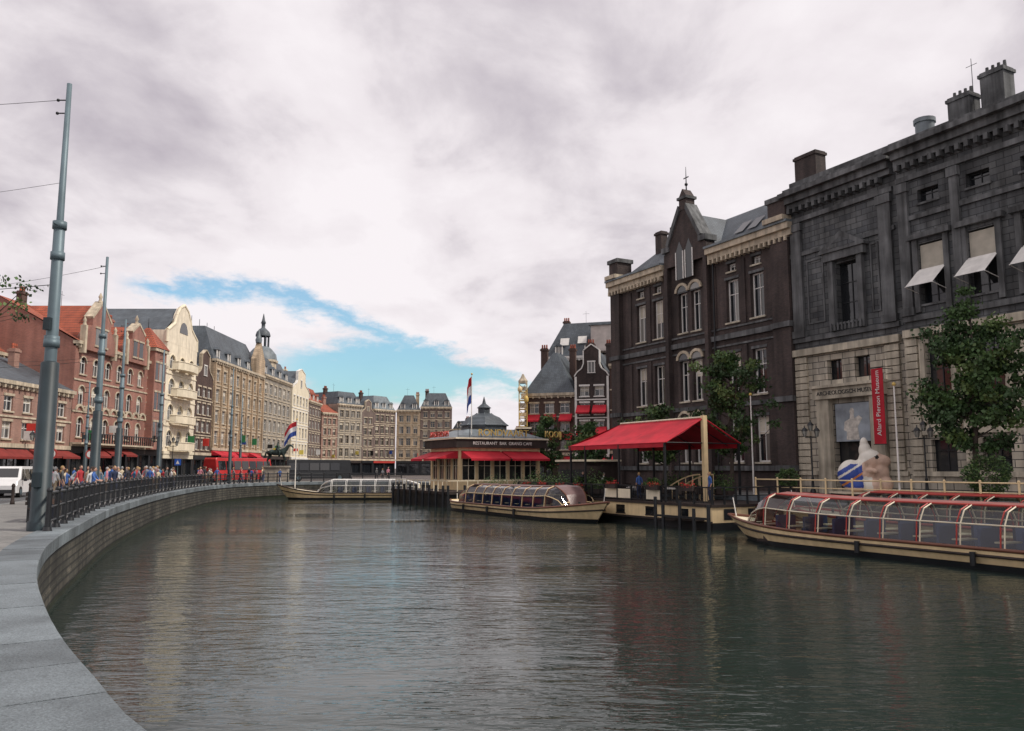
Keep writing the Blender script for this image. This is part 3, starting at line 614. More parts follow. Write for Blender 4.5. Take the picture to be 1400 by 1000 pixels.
t.box(3.7,4.15,-.35,-.01,Z(13.3),Z(18.5),DTRIM); t.box(6.25,6.7,-.35,-.01,Z(13.3),Z(18.5),DTRIM); t.box(3.4,7.0,-.5,-.01,Z(18.503),Z(19.1),DTRIM)
t.prism([(3.2,Z(19.1)),(7.2,Z(19.1)),(7.2,Z(19.3)),(5.2,Z(20.5)),(3.2,Z(19.3))],-.65,-.01,DTRIM)
t.prism([(3.9,Z(19.35)),(6.5,Z(19.35)),(5.2,Z(20.1))],-.67,-.655,DSTONE)
for i in range(9): t.cyl((3.9+i*.32,-.45,Z(13.3)),(3.9+i*.32,-.45,Z(13.85)),.09,.07,DTRIM,6)
for i in range(8):
    cx=12.4+i*3.35
    for s_ in(-1,1): t.box(cx+s_*1.08-.18,cx+s_*1.08+.18,yo-.18,yo-.01,Z(13.4),Z(18.2),DTRIM)
    t.box(cx-1.5,cx+1.5,yo-.4,yo-.01,Z(18.205),Z(18.55),DTRIM)
    for s_ in(-1,1): t.box(cx+s_*1.05-.18,cx+s_*1.05+.18,yo-.15,yo-.01,Z(6.3),Z(11.4),LTRIM)
    t.box(cx-1.3,cx+1.3,yo-.2,yo-.012,Z(5.5),Z(6.15),LTRIM)
    if i in(0,1,2,4):
        a=g['window_awnings']; a.face([(cx-.95,yo-.05,Z(16.2)),(cx+.95,yo-.05,Z(16.2)),(cx+.95,yo-1.5,Z(14.9)),(cx-.95,yo-1.5,Z(14.9))],WHITE)
        a.box(cx-.85,cx+.85,yo+.1,yo+.16,Z(16.2),Z(17.8),BLIND)
        for s_ in(-1,1): a.cyl((cx+s_*.95,yo,Z(14.6)),(cx+s_*.95,yo-1.5,Z(14.9)),.03,.03,WHITE,5)
t.box(2.2,3.3,-.45,-.01,0,Z(8.4),LTRIM); t.box(6.8,7.9,-.45,-.01,0,Z(8.4),LTRIM); t.box(2.0,8.1,-.6,-.01,Z(8.403),Z(9.2),LTRIM); t.box(1.9,8.2,-.8,-.01,Z(9.203),Z(9.4),LTRIM)
g['poster'].box(3.6,6.5,-.1,0.3,Z(5.3),Z(8.0),mat('poster_grey',(.32,.36,.4),.5,var=.4,scale=.8,bump=0))
P=g['poster']; PF=mat('poster_figure',(.6,.56,.5),.6,var=.3,scale=4,bump=0)
P.prism([(4.5,Z(5.4)),(5.6,Z(5.4)),(5.5,Z(6.3)),(5.9,Z(6.9)),(5.6,Z(7.1)),(5.25,Z(6.9)),(5.2,Z(7.2)),(4.9,Z(7.2)),(4.85,Z(6.9)),(4.4,Z(6.7)),(4.3,Z(6.1)),(4.55,Z(6.0))],-.115,-.105,PF)
P.prism([(5.05+.2*math.cos(k*.63),Z(7.4)+.26*math.sin(k*.63)) for k in range(10)],-.115,-.105,PF)
r=g['roof']; hip(r,.2,W-.2,yo+1.2,18,Z(24.9),2.6,4,LEAD)
t.box(.0,W,yo+.9,yo+1.3,Z(24.7),Z(25.7),DTRIM)
c=g['chimneys']
chimney(c,11.0,4.0,Z(25.5),1.6,1.2,3.6,DTRIM,4); chimney(c,13.4,4.0,Z(25.5),1.6,1.2,4.4,DTRIM,4)
c.cyl((9.2,4,Z(25)),(9.2,4,Z(28.0)),.65,.65,LEAD,14); c.cyl((9.2,4,Z(28.0)),(9.2,4,Z(28.3)),.75,.75,LEAD,14)
c.cyl((12.6,4.5,Z(27)),(12.6,4.5,Z(31.5)),.035,.02,BLACK,5); c.cyl((12.2,4.5,Z(31.0)),(13.0,4.5,Z(31.0)),.02,.02,BLACK,5)
e=g.done()
text(0,'ARCHEOLOGISCH MUSEUM',.42,BLACK,e,(5.05,-.62,Z(8.8)),(R90,0,0),.015)
g=G('museum_banner',(21.84+.468*8.6-.8836*.9,63-.8836*8.6-.468*.9,0),ra)
g['cloth'].box(-.45,.45,-.9,-.88,5.0,10.0,RED); g['rod'].cyl((-.0,.9,10.05),(0,-1.0,10.05),.03,.03,BLACK,6); g['rod'].cyl((-.5,-.9,10.05),(.5,-.9,10.05),.03,.03,BLACK,6); g['rod'].cyl((-.5,-.9,4.97),(.5,-.9,4.97),.03,.03,BLACK,6)
e=g.done(); text(0,'Allard Pierson Museum',.46,WHITE,e,(.0,-.915,7.7),(R90,-R90,0),.004)
# ---------------------------------------------------------------- trees
def tree(name,x,y,z,H,cz,Rr,seed,ncl=110,per=60,ls=.13,shape=1.0,sp=1.0):
    q=random.Random(seed); mb=MB()
    pts=[(0,0,0)]
    for i in range(1,9): pts.append((q.uniform(-.1,.1)*i*.4,q.uniform(-.1,.1)*i*.4,H*.92*i/8))
    for i in range(8): mb.cyl(pts[i],pts[i+1],.17*(1-i/9.5),.17*(1-(i+1)/9.5),BARK,8)
    cl=[]
    for i in range(30):
        t=q.uniform(.0,1); zz=cz+(H*.9-cz)*t; a=q.uniform(0,6.28); rr=Rr*(math.sin(math.pi*min(1,(.18+.78*t)))**.7)*q.uniform(.4,1.25)
        k=min(7,int(zz/(H*.92)*8)); p0=Vector(pts[k]); p0.z=zz-rr*.4; p1=Vector((rr*math.cos(a),rr*math.sin(a),zz+rr*.35)); pm=p0.lerp(p1,.5)+Vector((0,0,-.12*rr))
        mb.cyl(p0,pm,.05,.03,BARK,5); mb.cyl(pm,p1,.03,.012,BARK,5)
        for s in(1,.75,.5): cl.append((p0.lerp(p1,s),(.45*s+.12)*sp))
        for _ in range(2):
            p2=pm+Vector((q.uniform(-1,1),q.uniform(-1,1),q.uniform(-.3,.7)))*rr*.5; mb.cyl(pm,p2,.02,.01,BARK,4); cl.append((p2,.42*sp))
    cl.append((Vector((0,0,H)),.4)); cl.append((Vector((0,0,H*.93)),.5))
    q.shuffle(cl); cl=cl[:ncl]
    for c,sz in cl:
        lm=LEAF[q.choice([0,0,1,1,2])]
        for _ in range(per):
            p=c+Vector((q.gauss(0,sz*.5),q.gauss(0,sz*.5),q.gauss(0,sz*.28)))
            d=Vector((q.uniform(-1,1),q.uniform(-1,1),q.uniform(-.8,.3))).normalized(); e_=d.orthogonal().normalized(); e_=(Matrix.Rotation(q.uniform(0,6.28),3,d)@e_)
            l=ls*q.uniform(.7,1.5); f=d.cross(e_)*l*.4; a=p-e_*l*.0; mb.face([a,a+e_*l*.5+f,a+e_*l,a+e_*l*.5-f],lm)
    return mb.build(name,loc=(x,y,z))
tree('street_tree',23.2,41.5,1.6,10.8,2.6,2.5,3,ncl=150,per=110,ls=.17,sp=1.1)
tree('street_tree',15.2,57.5,1.6,10.4,3.0,3.3,5,ncl=110,per=65,ls=.19)
tree('street_tree',11.5,63,1.6,6.8,2.4,2.6,25,ncl=70,per=50,ls=.2)
tree('street_tree',7,76,1.6,6.5,2.0,2.0,8,ncl=80,per=50,ls=.22)
tree('street_tree',3.5,86,1.6,7.5,2.0,2.2,9,ncl=80,per=50,ls=.22)
tree('street_tree',-9,118,1.6,6.5,2.0,2.4,11,ncl=70,per=40,ls=.25)
tree('street_tree',-25.4,37,1.6,10.6,7.5,3.0,12,ncl=90,per=50,ls=.15)
def bush(name,x,y,z,w,d,h,seed,n=900,ms=LEAF,ls=.12):
    q=random.Random(seed); mb=MB(); mb.box(-w/2,w/2,-d/2,d/2,0,.3,DARKWOOD)
    for _ in range(n):
        p=Vector((q.uniform(-w/2,w/2),q.uniform(-d/2,d/2),.25+abs(q.gauss(0,.5))*h*(.6+.4*math.sin(q.random()*9)))); e_=Vector((q.uniform(-1,1),q.uniform(-1,1),q.uniform(-1,1))).normalized(); f=e_.orthogonal().normalized()*ls*.4
        mb.face([p,p+e_*ls*.5+f,p+e_*ls,p+e_*ls*.5-f],q.choice(ms))
    return mb.build(name,loc=(x,y,z))
def roundbush(name,x,y,z,r,seed,n=2500,pot=True):
    q=random.Random(seed); mb=MB()
    if pot: mb.lathe([(.001,0),(.35,0),(.5,.6),(.45,.62)],DARKWOOD,n=12)
    for _ in range(n):
        d=Vector((q.gauss(0,1),q.gauss(0,1),q.gauss(0,1))).normalized(); rr=r*(.7+.3*q.random())*(1+.16*math.sin(d.x*7+d.z*5)); p=d*rr+Vector((0,0,.5+r*.9)); e_=(d+Vector((q.uniform(-1,1),q.uniform(-1,1),q.uniform(-1,1)))*.8).normalized(); f=e_.orthogonal().normalized()*.05; mb.face([p,p+e_*.07+f,p+e_*.14,p+e_*.07-f],q.choice(LEAF))
    return mb.build(name,loc=(x,y,z))
# ---------------------------------------------------------------- canal boats
def boat(name,bow,stern,Wd=4.0,hullm=CREAM,boot=BLACK,frame=REDP,stripe=REDP,roofm=CREAML,sheer=.72,ca=.1,cb=.8,hc=1.5,fl=.4,rail2=CREAML):
    bw=Vector(bow);st=Vector(stern);L=(bw-st).length;d=(bw-st)/L; rot=math.atan2(d.y,d.x)
    g=G(name,(st.x,st.y,0),rot); n=40
    def hw(t):
        w=Wd/2
        if t>.72: w*=max(0.02,1-((t-.72)/.28)**2.2)
        if t<.1: w*=1-.35*((.1-t)/.1)**2
        return w
    def sh(t): return sheer+fl*max(0,(t-.6)/.4)**2+.12*max(0,(.15-t)/.15)**2
    rows=[(-.5,.7),(.0,.9),(.2,.93),(.21,.935),(.7,.99),(1,1)]
    def P(t,j,s):
        f,k=rows[j]; z=f if j<4 else sh(t)*f if j==5 else .21+(sh(t)-.21)*.55
        ov=max(0,(t-.8)/.2); x=t*L-ov*(1-max(0,min(1,z/sh(t))))*1.3
        return (x,s*hw(t)*k*(1-.25*ov*(1-max(0,min(1,z/sh(t))))),z)
    for s in(-1,1):
        for i in range(n):
            a,b=i/n,(i+1)/n
            for j in range(5):
                m=boot if j<2 else (stripe if j==2 else hullm)
                g['hull'].raw([P(a,j,s),P(b,j,s),P(b,j+1,s),P(a,j+1,s)],[(0,1,2,3)],m,True)
            pa=Vector(P(a,5,s));pb=Vector(P(b,5,s)); g['rub_rail'].cyl(pa,pb,.065,.065,stripe,6)
            pa=Vector(P(a,4,s));pb=Vector(P(b,4,s)); off=Vector((0,s*.03,0)); g['rub_rail'].cyl(pa+off,pb+off,.05,.05,DARKWOOD,6)
    for j in range(5): g['hull'].face([P(0,j,-1),P(0,j,1),P(0,j+1,1),P(0,j+1,-1)],hullm)
    for i in range(n):
        a,b=i/n,(i+1)/n
        if b<=ca+.001 or a>=cb-.001:
            A=P(a,5,-1);B=P(b,5,-1);C=P(b,5,1);D_=P(a,5,1); dz=.06
            g['deck'].face([(A[0],A[1],A[2]-dz),(B[0],B[1],B[2]-dz),(C[0],C[1],C[2]-dz),(D_[0],D_[1],D_[2]-dz)],CREAML)
        else:
            for s in(-1,1):
                A=P(a,5,s);B=P(b,5,s); iw=Wd/2-.42
                g['deck'].face([(A[0],A[1],A[2]-.06),(B[0],B[1],B[2]-.06),(B[0],s*min(iw,abs(B[1])-.1),B[2]-.06),(A[0],s*min(iw,abs(A[1])-.1),A[2]-.06)],CREAML)
    x0=ca*L;x1=cb*L; iw=Wd/2-.3
    prof=[(iw,0),(iw-.03,.0),(iw-.12,.55*hc),(iw-.38,.85*hc),(iw-.85,.97*hc),(0,1.02*hc)]
    def sect(x):
        t=x/L; zs=sh(t)-.05; e=0
        k=1.0; kh=1.0
        if x>x1-1.6: q=(x-(x1-1.6))/1.6; k=1-.3*q*q; kh=math.sqrt(max(0,1-q*q))*.75+.25*(1-q)
        if x<x0+.8: q=(x0+.8-x)/.8; kh=1-.35*q; k=1-.08*q
        lim=(hw(t)-.2)/iw
        k=min(k,max(.2,lim))
        return [(x,y*k,zs+z*kh) for y,z in prof]
    nb=max(6,round((x1-x0)/1.55)); xs=[x0+(x1-x0)*i/nb for i in range(nb+1)]
    fine=[]
    for i in range(nb):
        kk=4 if i==nb-1 else 1
        for k in range(kk): fine.append(xs[i]+(xs[i+1]-xs[i])*k/kk)
    fine.append(xs[-1])
    for a,b in zip(fine,fine[1:]):
        A=sect(a);B=sect(b)
        for s in(-1,1):
            for j in range(1,5):
                q=[A[j],B[j],B[j+1],A[j+1]]; q=[(x,s*y,z) for x,y,z in q]
                if j==4: g['roof'].face([(x,y,z+.01) for x,y,z in q],roofm)
                else: g['glazing'].raw(q,[(0,1,2,3)],BGLASS)
            for j,r_ in((1,.05),(2,.03),(4,.045)): g['frames'].cyl((A[j][0],s*A[j][1],A[j][2]),(B[j][0],s*B[j][1],B[j][2]),r_,r_,frame if j!=2 else rail2,5)
    for x in xs:
        for dx in(-.07,.07):
            A=sect(min(max(x+dx,x0),x1))
            for s in(-1,1):
                for j in range(1,4): g['frames'].cyl((A[j][0],s*A[j][1],A[j][2]),(A[j+1][0],s*A[j+1][1],A[j+1][2]),.028,.028,frame if dx>0 else rail2,5)
    A=sect(x0)
    g['roof'].face([(p[0],p[1],p[2]) for p in A[1:]]+[(p[0],-p[1],p[2]) for p in A[1:-1][::-1]],CREAML)
    g['interior'].box(x0+.1,x1-1.2,-iw+.1,iw-.1,.15,.25,DARKWOOD)
    for s in(-1,1): g['interior'].box(x0+.1,x1-1.6,s*(iw-.12)-.02,s*(iw-.12)+.02,.2,.72,DARKWOOD)
    x=x0+1
    while x<x1-2.2:
        for s in(-1,1):
            ya,yb=sorted((s*.45,s*(iw-.18)))
            g['seats'].box(x,x+.45,ya,yb,.5,.68,BLUESEAT); g['seats'].box(x-.08,x+.02,ya,yb,.5,1.35,BLUESEAT); g['seats'].box(x+.65,x+1.05,ya+.1,yb-.1,.88,.93,CREAML)
        x+=1.55
    g['fittings'].cyl((L-.5,0,sh(.97)),(L-.3,0,sh(.97)+.9),.03,.02,WHITE,6)
    for s in(-1,1): g['fittings'].cyl((L*.88,s*.5,sh(.88)-.05),(L*.88,s*.5,sh(.88)+.25),.07,.07,BLACK,8); g['fittings'].cyl((.5,s*1.0,sh(0)),(.5,s*1.0,sh(0)+.5),.03,.03,WHITE,6)
    for t in(.2,.4,.6):
        for s in(-1,1): g['fenders'].cyl((t*L,s*(hw(t)+.1),.15),(t*L,s*(hw(t)+.1),.6),.1,.1,BLACK,8)
    g.done(); return g
VARN=mat('brown_varnish',(.16,.06,.035),.35)
boat('canal_tour_boat',(10.9,42),(21.9,21.2),Wd=4.1,roofm=mat('boat_roof_rose',(.34,.15,.14),.35,var=.25),frame=REDP,stripe=VARN,cb=.9)
boat('canal_tour_boat',(5.95,51.6),(-3.9,70.2),Wd=4.1,roofm=mat('boat_roof_brown',(.16,.1,.095),.3,var=.2),frame=VARN,rail2=CREAM,stripe=VARN,fl=.6,cb=.84)
boat('canal_tour_boat',(14.9,45.2),(25,26.2),Wd=3.7,roofm=REDP,frame=REDP,sheer=1.0,hc=1.35)
boat('canal_tour_boat',(-26,92.2),(-9.5,93),Wd=3.8,roofm=WHITE,frame=WHITE,rail2=WHITE,fl=.9,stripe=DARKWOOD,ca=.05,cb=.72)
# ---------------------------------------------------------------- floating terrace with red canopy
def onl(c,Y): return (c-.53*Y,Y)
ox,oy=onl(35.5,66)
g=G('floating_terrace',(ox,oy,0),ra)
LT=22.5
h=g['pontoon']; h.box(0,LT,0,6.2,-.4,.4,BLACK); h.box(10.5,LT,-.02,6.22,.4,1.25,CREAM); h.box(0,10.5,-.02,6.22,.4,1.25,DARKWOOD); h.box(-.1,LT+.1,-.12,6.3,1.25,1.4,DARKWOOD)
h.box(0,LT,-.12,-.0,.36,.48,DARKWOOD)
r=g['railing']
for i in range(16):
    x=i*1.5; r.box(x-.05,x+.05,-.05,.05,1.4,2.35,BLACK)
    if i<15:
        for k in range(1,8): r.cyl((x+k*.19,0,1.45),(x+k*.19,0,2.3),.013,.013,BLACK,4)
        if i in(8,9,11): r.box(x+.08,x+1.42,-.03,-.015,1.5,2.1,CREAML)
r.box(0,LT,-.05,.05,2.3,2.37,BLACK); r.box(0,LT,-.03,.03,1.48,1.53,BLACK)
for i in range(8): r.box(LT-.05,LT+.05,i*.85,i*.85+.08,1.4,2.35,BLACK)
r.box(LT-.05,LT+.05,0,6.2,2.3,2.37,BLACK); r.box(LT-.03,LT+.03,0,6.2,1.85,1.9,BLACK)
for i in range(7):
    if i>2: h.box(i*3.1+1,i*3.1+1.9,-.05,-.021,.6,1.1,GLASSD); h.box(i*3.1+.93,i*3.1+1.97,-.04,-.021,.53,.6,DARKWOOD)
for i in range(3): h.box(LT+.021,LT+.05,.8+i*1.8,1.7+i*1.8,.55,1.15,BLACK)
c=g['canopy']; za,zr=4.95,6.5; xa,xb=7.4,18.3; yc=3.1
nn=10
for i in range(nn):
    for s in(0,1):
        y0=yc-3.0 if s==0 else yc+3.0
        def pt(x,t):
            xr=max(x,9.6); z=zr+(za-zr)*t-.14*math.sin(math.pi*t)-.04*math.sin((x-xa)*2.9)**2
            y=yc+(y0-yc)*t; xx=xr+(x-xr)*t if x<9.6 else x
            return (xx,y,z)
        xA=xa+(xb-xa)*i/nn; xB=xa+(xb-xa)*(i+1)/nn
        for k in range(4): c.face([pt(xA,k/4),pt(xB,k/4),pt(xB,(k+1)/4),pt(xA,(k+1)/4)],RED)
        c.face([pt(xA,1),pt(xB,1),(pt(xB,1)[0],y0,za-.28),(pt(xA,1)[0],y0,za-.28)],RED)
        if i%3==0: c.cyl((pt(xA,0)[0],pt(xA,0)[1],zr-.2),(pt(xA,1)[0],pt(xA,1)[1],za-.12),.03,.03,BLACK,5)
c.face([(9.6,yc,zr),(xa,yc-3,za),(xa,yc+3,za)],RED)
f=g['canopy_frame']; f.box(xb+.02,xb+.26,yc-.15,yc+.15,1.4,zr+.15,CREAM); f.cyl((9.6,yc,zr+.05),(xb+.2,yc,zr+.05),.06,.06,CREAML,8)
for x in(xa+.2,9.5,13.5,xb-.05):
    for y in(yc-2.95,yc+2.95): f.box(x-.06,x+.06,y-.06,y+.06,1.4,za,BLACK)
for y in(yc-3,yc+3): f.cyl((xb+.1,yc,zr),(xb+.1,y,za),.05,.05,RED,6); f.cyl((xa,y,za),(xb,y,za),.03,.03,RED,6)
f.cyl((xb+.1,yc-3,za),(xb+.1,yc+3,za),.035,.035,BLACK,6)
for x in range(7,18,2):
    for y in(1.5,3.1,4.7):
        F=g['tables']; F.cyl((x,y,1.4),(x,y,2.12),.04,.04,BLACK,6); F.cyl((x,y,2.12),(x,y,2.16),.4,.4,WHITE,12)
        for s in(-.65,.65): F.box(x+s-.2,x+s+.2,y-.2,y+.2,1.8,1.86,DARKWOOD); F.box(x+s*1.25-.03,x+s*1.25+.03,y-.2,y+.2,1.86,2.3,DARKWOOD); 
b_=g['bar']; b_.box(2.5,6.2,2.2,5.2,1.4,3.9,DARKWOOD); b_.box(2.3,6.4,2.0,5.4,3.9,4.05,CREAML); b_.box(2.48,6.22,2.15,2.19,2.3,3.3,GLASSD)
for yy_ in(3.9,5.0):
    for xo in(13.5,):
        P=[(xo+.35*k,yy_,2.0+1.0*math.sin(math.pi*k/20)) for k in range(11)]; b_.tube(P,.045,CREAM,6)
        for k in range(0,11,2): b_.cyl((P[k][0],P[k][1],1.4),P[k],.025,.025,CREAM,5)
pl=g['mooring_piles']
for i,x in enumerate((18.6,19.3,20.8,22.0,23.2)):
    hh=(1.75,1.3,1.6,1.2,1.45)[i]
    pl.cyl((x,-.9,-.5),(x,-.9,hh),.11,.1,BLACK,8)
pl.box(18.5,23.3,-.96,-.86,.62,.74,BLACK); pl.box(19.3,22.0,-.85,-.15,.5,.6,DARKWOOD)
e=g.done()
def terr(lx,ly): return (ox+.468*lx+.8836*ly, oy-.8836*lx+.468*ly)
for i,lx in enumerate((1.5,4,6.5,9,13,17.4,20.6)):
    X,Y=terr(lx,-.1); o=bush('flower_box',X,Y,2.1 if i>3 else 1.9,1.1,.3,.22,40+i,240,[FLOWR,FLOWR,LEAF[1]],.09); o.rotation_euler[2]=ra
for i,lx in enumerate((2,4.5,7,10,12.3,15,17)):
    X,Y=terr(lx,.6 if i<4 else 5.6); o=bush('planter_hedge',X,Y,1.7,2.0,.7,1.1,60+i,900); o.rotation_euler[2]=ra
for i,(lx,ly) in enumerate(((8.2,.7),(11.4,.7),(16.2,.7))): roundbush('potted_bush',*terr(lx,ly),1.4,.45,90+i,700)
# ---------------------------------------------------------------- pavilion
rp=math.atan2(.468,.8836)
g=G('canal_boat_pavilion',(-5.0,78.5,0),rp)
h=g['pontoon']; h.box(-3.2,10,-4.5,9,-.4,1.1,BLACK); h.box(-3.4,10.2,-4.7,9.2,1.1,1.35,DARKWOOD)
for i in range(9): h.cyl((-3.5,-4.4+i*1.6,-.4),(-3.5,-4.4+i*1.6,1.9),.14,.12,BLACK,8)
for i in range(9): h.cyl((-3.2+i*1.6,-4.8,-.4),(-3.2+i*1.6,-4.8,1.9),.14,.12,BLACK,8)
W_,D_=8.8,7.0; z0,z1=1.35,5.9
wn_=[(a,b,z0+.9,z0+3.0) for a,b,_,_ in rowwins(.2,W_-.2,5,1.4,0,0)]
facade(g,0,W_,z0,z1,wn_,CREAM,fm=CREAML,depth=.15,glass=GLASSD,bars=(1,1))
g.T=Matrix.Translation((0,D_,0))@Matrix.Rotation(-R90,4,'Z')
facade(g,0,D_,z0,z1,[(a,b,z0+.9,z0+3.0) for a,b,_,_ in rowwins(.2,D_-.2,4,1.3,0,0)],CREAM,fm=CREAML,depth=.15,glass=GLASSD,bars=(1,1))
for a in(.3,3.7): awning(g['awnings'],a,a+3.1,z0+3.7,.75,2.3,RED)
g.T=Matrix()
for a in(.2,4.5): awning(g['awnings'],a,a+4.1,z0+3.7,.75,2.3,RED)
w=g['walls']; w.face([(W_,0,z0),(W_,D_,z0),(W_,D_,z1),(W_,0,z1)],CREAM); w.face([(0,D_,z0),(W_,D_,z0),(W_,D_,z1),(0,D_,z1)],CREAM)
t=g['fascia']; t.box(-.5,W_+.5,-.5,D_+.5,5.35,6.15,DARKWOOD); t.box(-.65,W_+.65,-.65,D_+.65,6.15,6.3,CREAML)
r=g['roof']; hip(r,-.4,W_+.4,-.4,D_+.4,6.3,.9,2.2,LEAD,LEAD)
r.lathe([(2.3,7.1),(2.3,7.6),(2.5,7.65),(1.6,8.5),(.7,8.9),(.6,8.9),(.6,9.4),(.75,9.45),(.2,9.9),(.03,10.6)],SLATE,(4.3,3.5,0),8,False)
for k in range(8):
    a=2*math.pi*(k+.5)/8; r.cyl((4.3+2.5*math.cos(a),3.5+2.5*math.sin(a),7.66),(4.3+.7*math.cos(a),3.5+.7*math.sin(a),8.93),.05,.05,LEAD,5)
for zz in(6.42,7.1): r.cyl((-.4,-.6,zz),(W_+.4,-.6,zz),.025,.025,BLACK,4)
for k in range(9): r.cyl((-.4+k*1.2,-.6,6.3),(-.4+k*1.2,-.6,7.15),.025,.025,BLACK,4)
rl=g['railing']
for i in range(14): rl.box(-3.2+i,-3.14+i,-4.5,-4.44,1.35,2.3,CREAML)
rl.box(-3.2,9.8,-4.5,-4.44,2.25,2.32,CREAML); 
for i in range(14): rl.box(-3.2,-3.14,-4.5+i,-4.44+i,1.35,2.3,CREAML)
rl.box(-3.2,-3.14,-4.5,8.6,2.25,2.32,CREAML)
e=g.done()
text(0,'RONDVAART',.9,YEL,e,(4.4,-.66,6.76),(R90,0,0),.05); text(0,'RESTAURANT  BAR  GRAND CAFE',.42,WHITE,e,(4.4,-.52,5.75),(R90,0,0),.02)
text(0,'KOOIJ',.9,YEL,e,(10.6,.4,6.76),(R90,0,.3),.05); text(0,'AMSTERDAM',.8,REDP,e,(-.7,3.3,6.65),(R90,0,-R90),.05)
def flag(name,x,y,z,H,r=.05,cols=(FR,FW,FB),fl=2.2,fh=1.5,vert=False,dirn=(1,0),cloth=True):
    g=G(name,(x,y,z)); g['pole'].cyl((0,0,0),(0,0,H),r,r*.6,WHITE,8); g['pole'].ball((0,0,H+.06),.1,.1,.1,YEL)
    n=14
    if cloth:
      for i in range(n):
        for j in range(9):
            def q(a,b):
                t=a/n; s=b/9; dx=fl*t*.62; return (dx*dirn[0]+.1*math.sin(t*9)*dirn[1],dx*dirn[1]+.16*math.sin(t*8+s),H-.15-s*fh-t*t*fl*.55)
            g['cloth'].raw([q(i,j),q(i+1,j),q(i+1,j+1),q(i,j+1)],[(0,1,2,3)],cols[j//3],True)
    return g.done()
flag('dutch_flag_pole',-3.9,79.5,6.2,6.2,.05,fl=2.0,fh=2.6,dirn=(-.4,.3))
flag('dutch_flag_pole',-24.3,93.3,.9,7.9,.06,fl=2.4,fh=1.6,dirn=(-1,0.2))
flag('flag_pole',19.9,42.8,1.7,6.0,.06,cloth=False)
flag('flag_pole',15.8,54.5,1.7,6.5,.06,cloth=False)
for i in range(4):
    X=-1.5+i*2.6; Y=74.5+i*1.4; o=bush('planter_hedge',X,Y,1.35,2.3,.8,1.1,80+i,1000); o.rotation_euler[2]=rp
# ---------------------------------------------------------------- street lamps
def lantern_lamp(x,y,H=4.2):
    mb=MB(); mb.lathe([(.18,0),(.18,.3),(.1,.5),(.07,1.0),(.09,1.05),(.05,1.2),(.04,H-.9)],BLACK,n=10)
    mb.cyl((-.35,0,H-1.0),(.35,0,H-1.0),.025,.025,BLACK,6)
    for x_ in(-.38,.38,0):
        zb=H-.95 if x_ else H-.6
        mb.lathe([(.08,0),(.17,.36)],clear_l,(x_,0,zb),6,False); mb.lathe([(.2,.36),(.12,.5),(.03,.58),(.02,.7)],BLACK,(x_,0,zb),6,False)
        for k in range(6):
            a=2*math.pi*(k+.5)/6; mb.cyl((x_+.08*math.cos(a),.08*math.sin(a),zb),(x_+.17*math.cos(a),.17*math.sin(a),zb+.36),.012,.012,BLACK,4)
    return mb.build('street_lamp',loc=(x,y,1.7))
clear_l=mat('lamp_glass',(.3,.3,.27),.2,bump=0)
lantern_lamp(18.6,51.5,4.6); lantern_lamp(23.4,47.0,4.4); lantern_lamp(26,39.5,4.4); lantern_lamp(12.5,62,4.4); lantern_lamp(-31.5,55,4.5); lantern_lamp(-36,88,5)
rq=[p for p in RC if p.y<52 and p.y>20]; railing('quay_railing',offs(rq,.4),1.73,1.0,CREAM,every=1.8,r=.04,rails=(1,.55))
roundbush('potted_bush',22.6,39.6,1.7,.95,5); roundbush('potted_bush',17.2,52.0,1.7,.6,6,1200); roundbush('potted_bush',27,36,1.7,.7,7,1200)
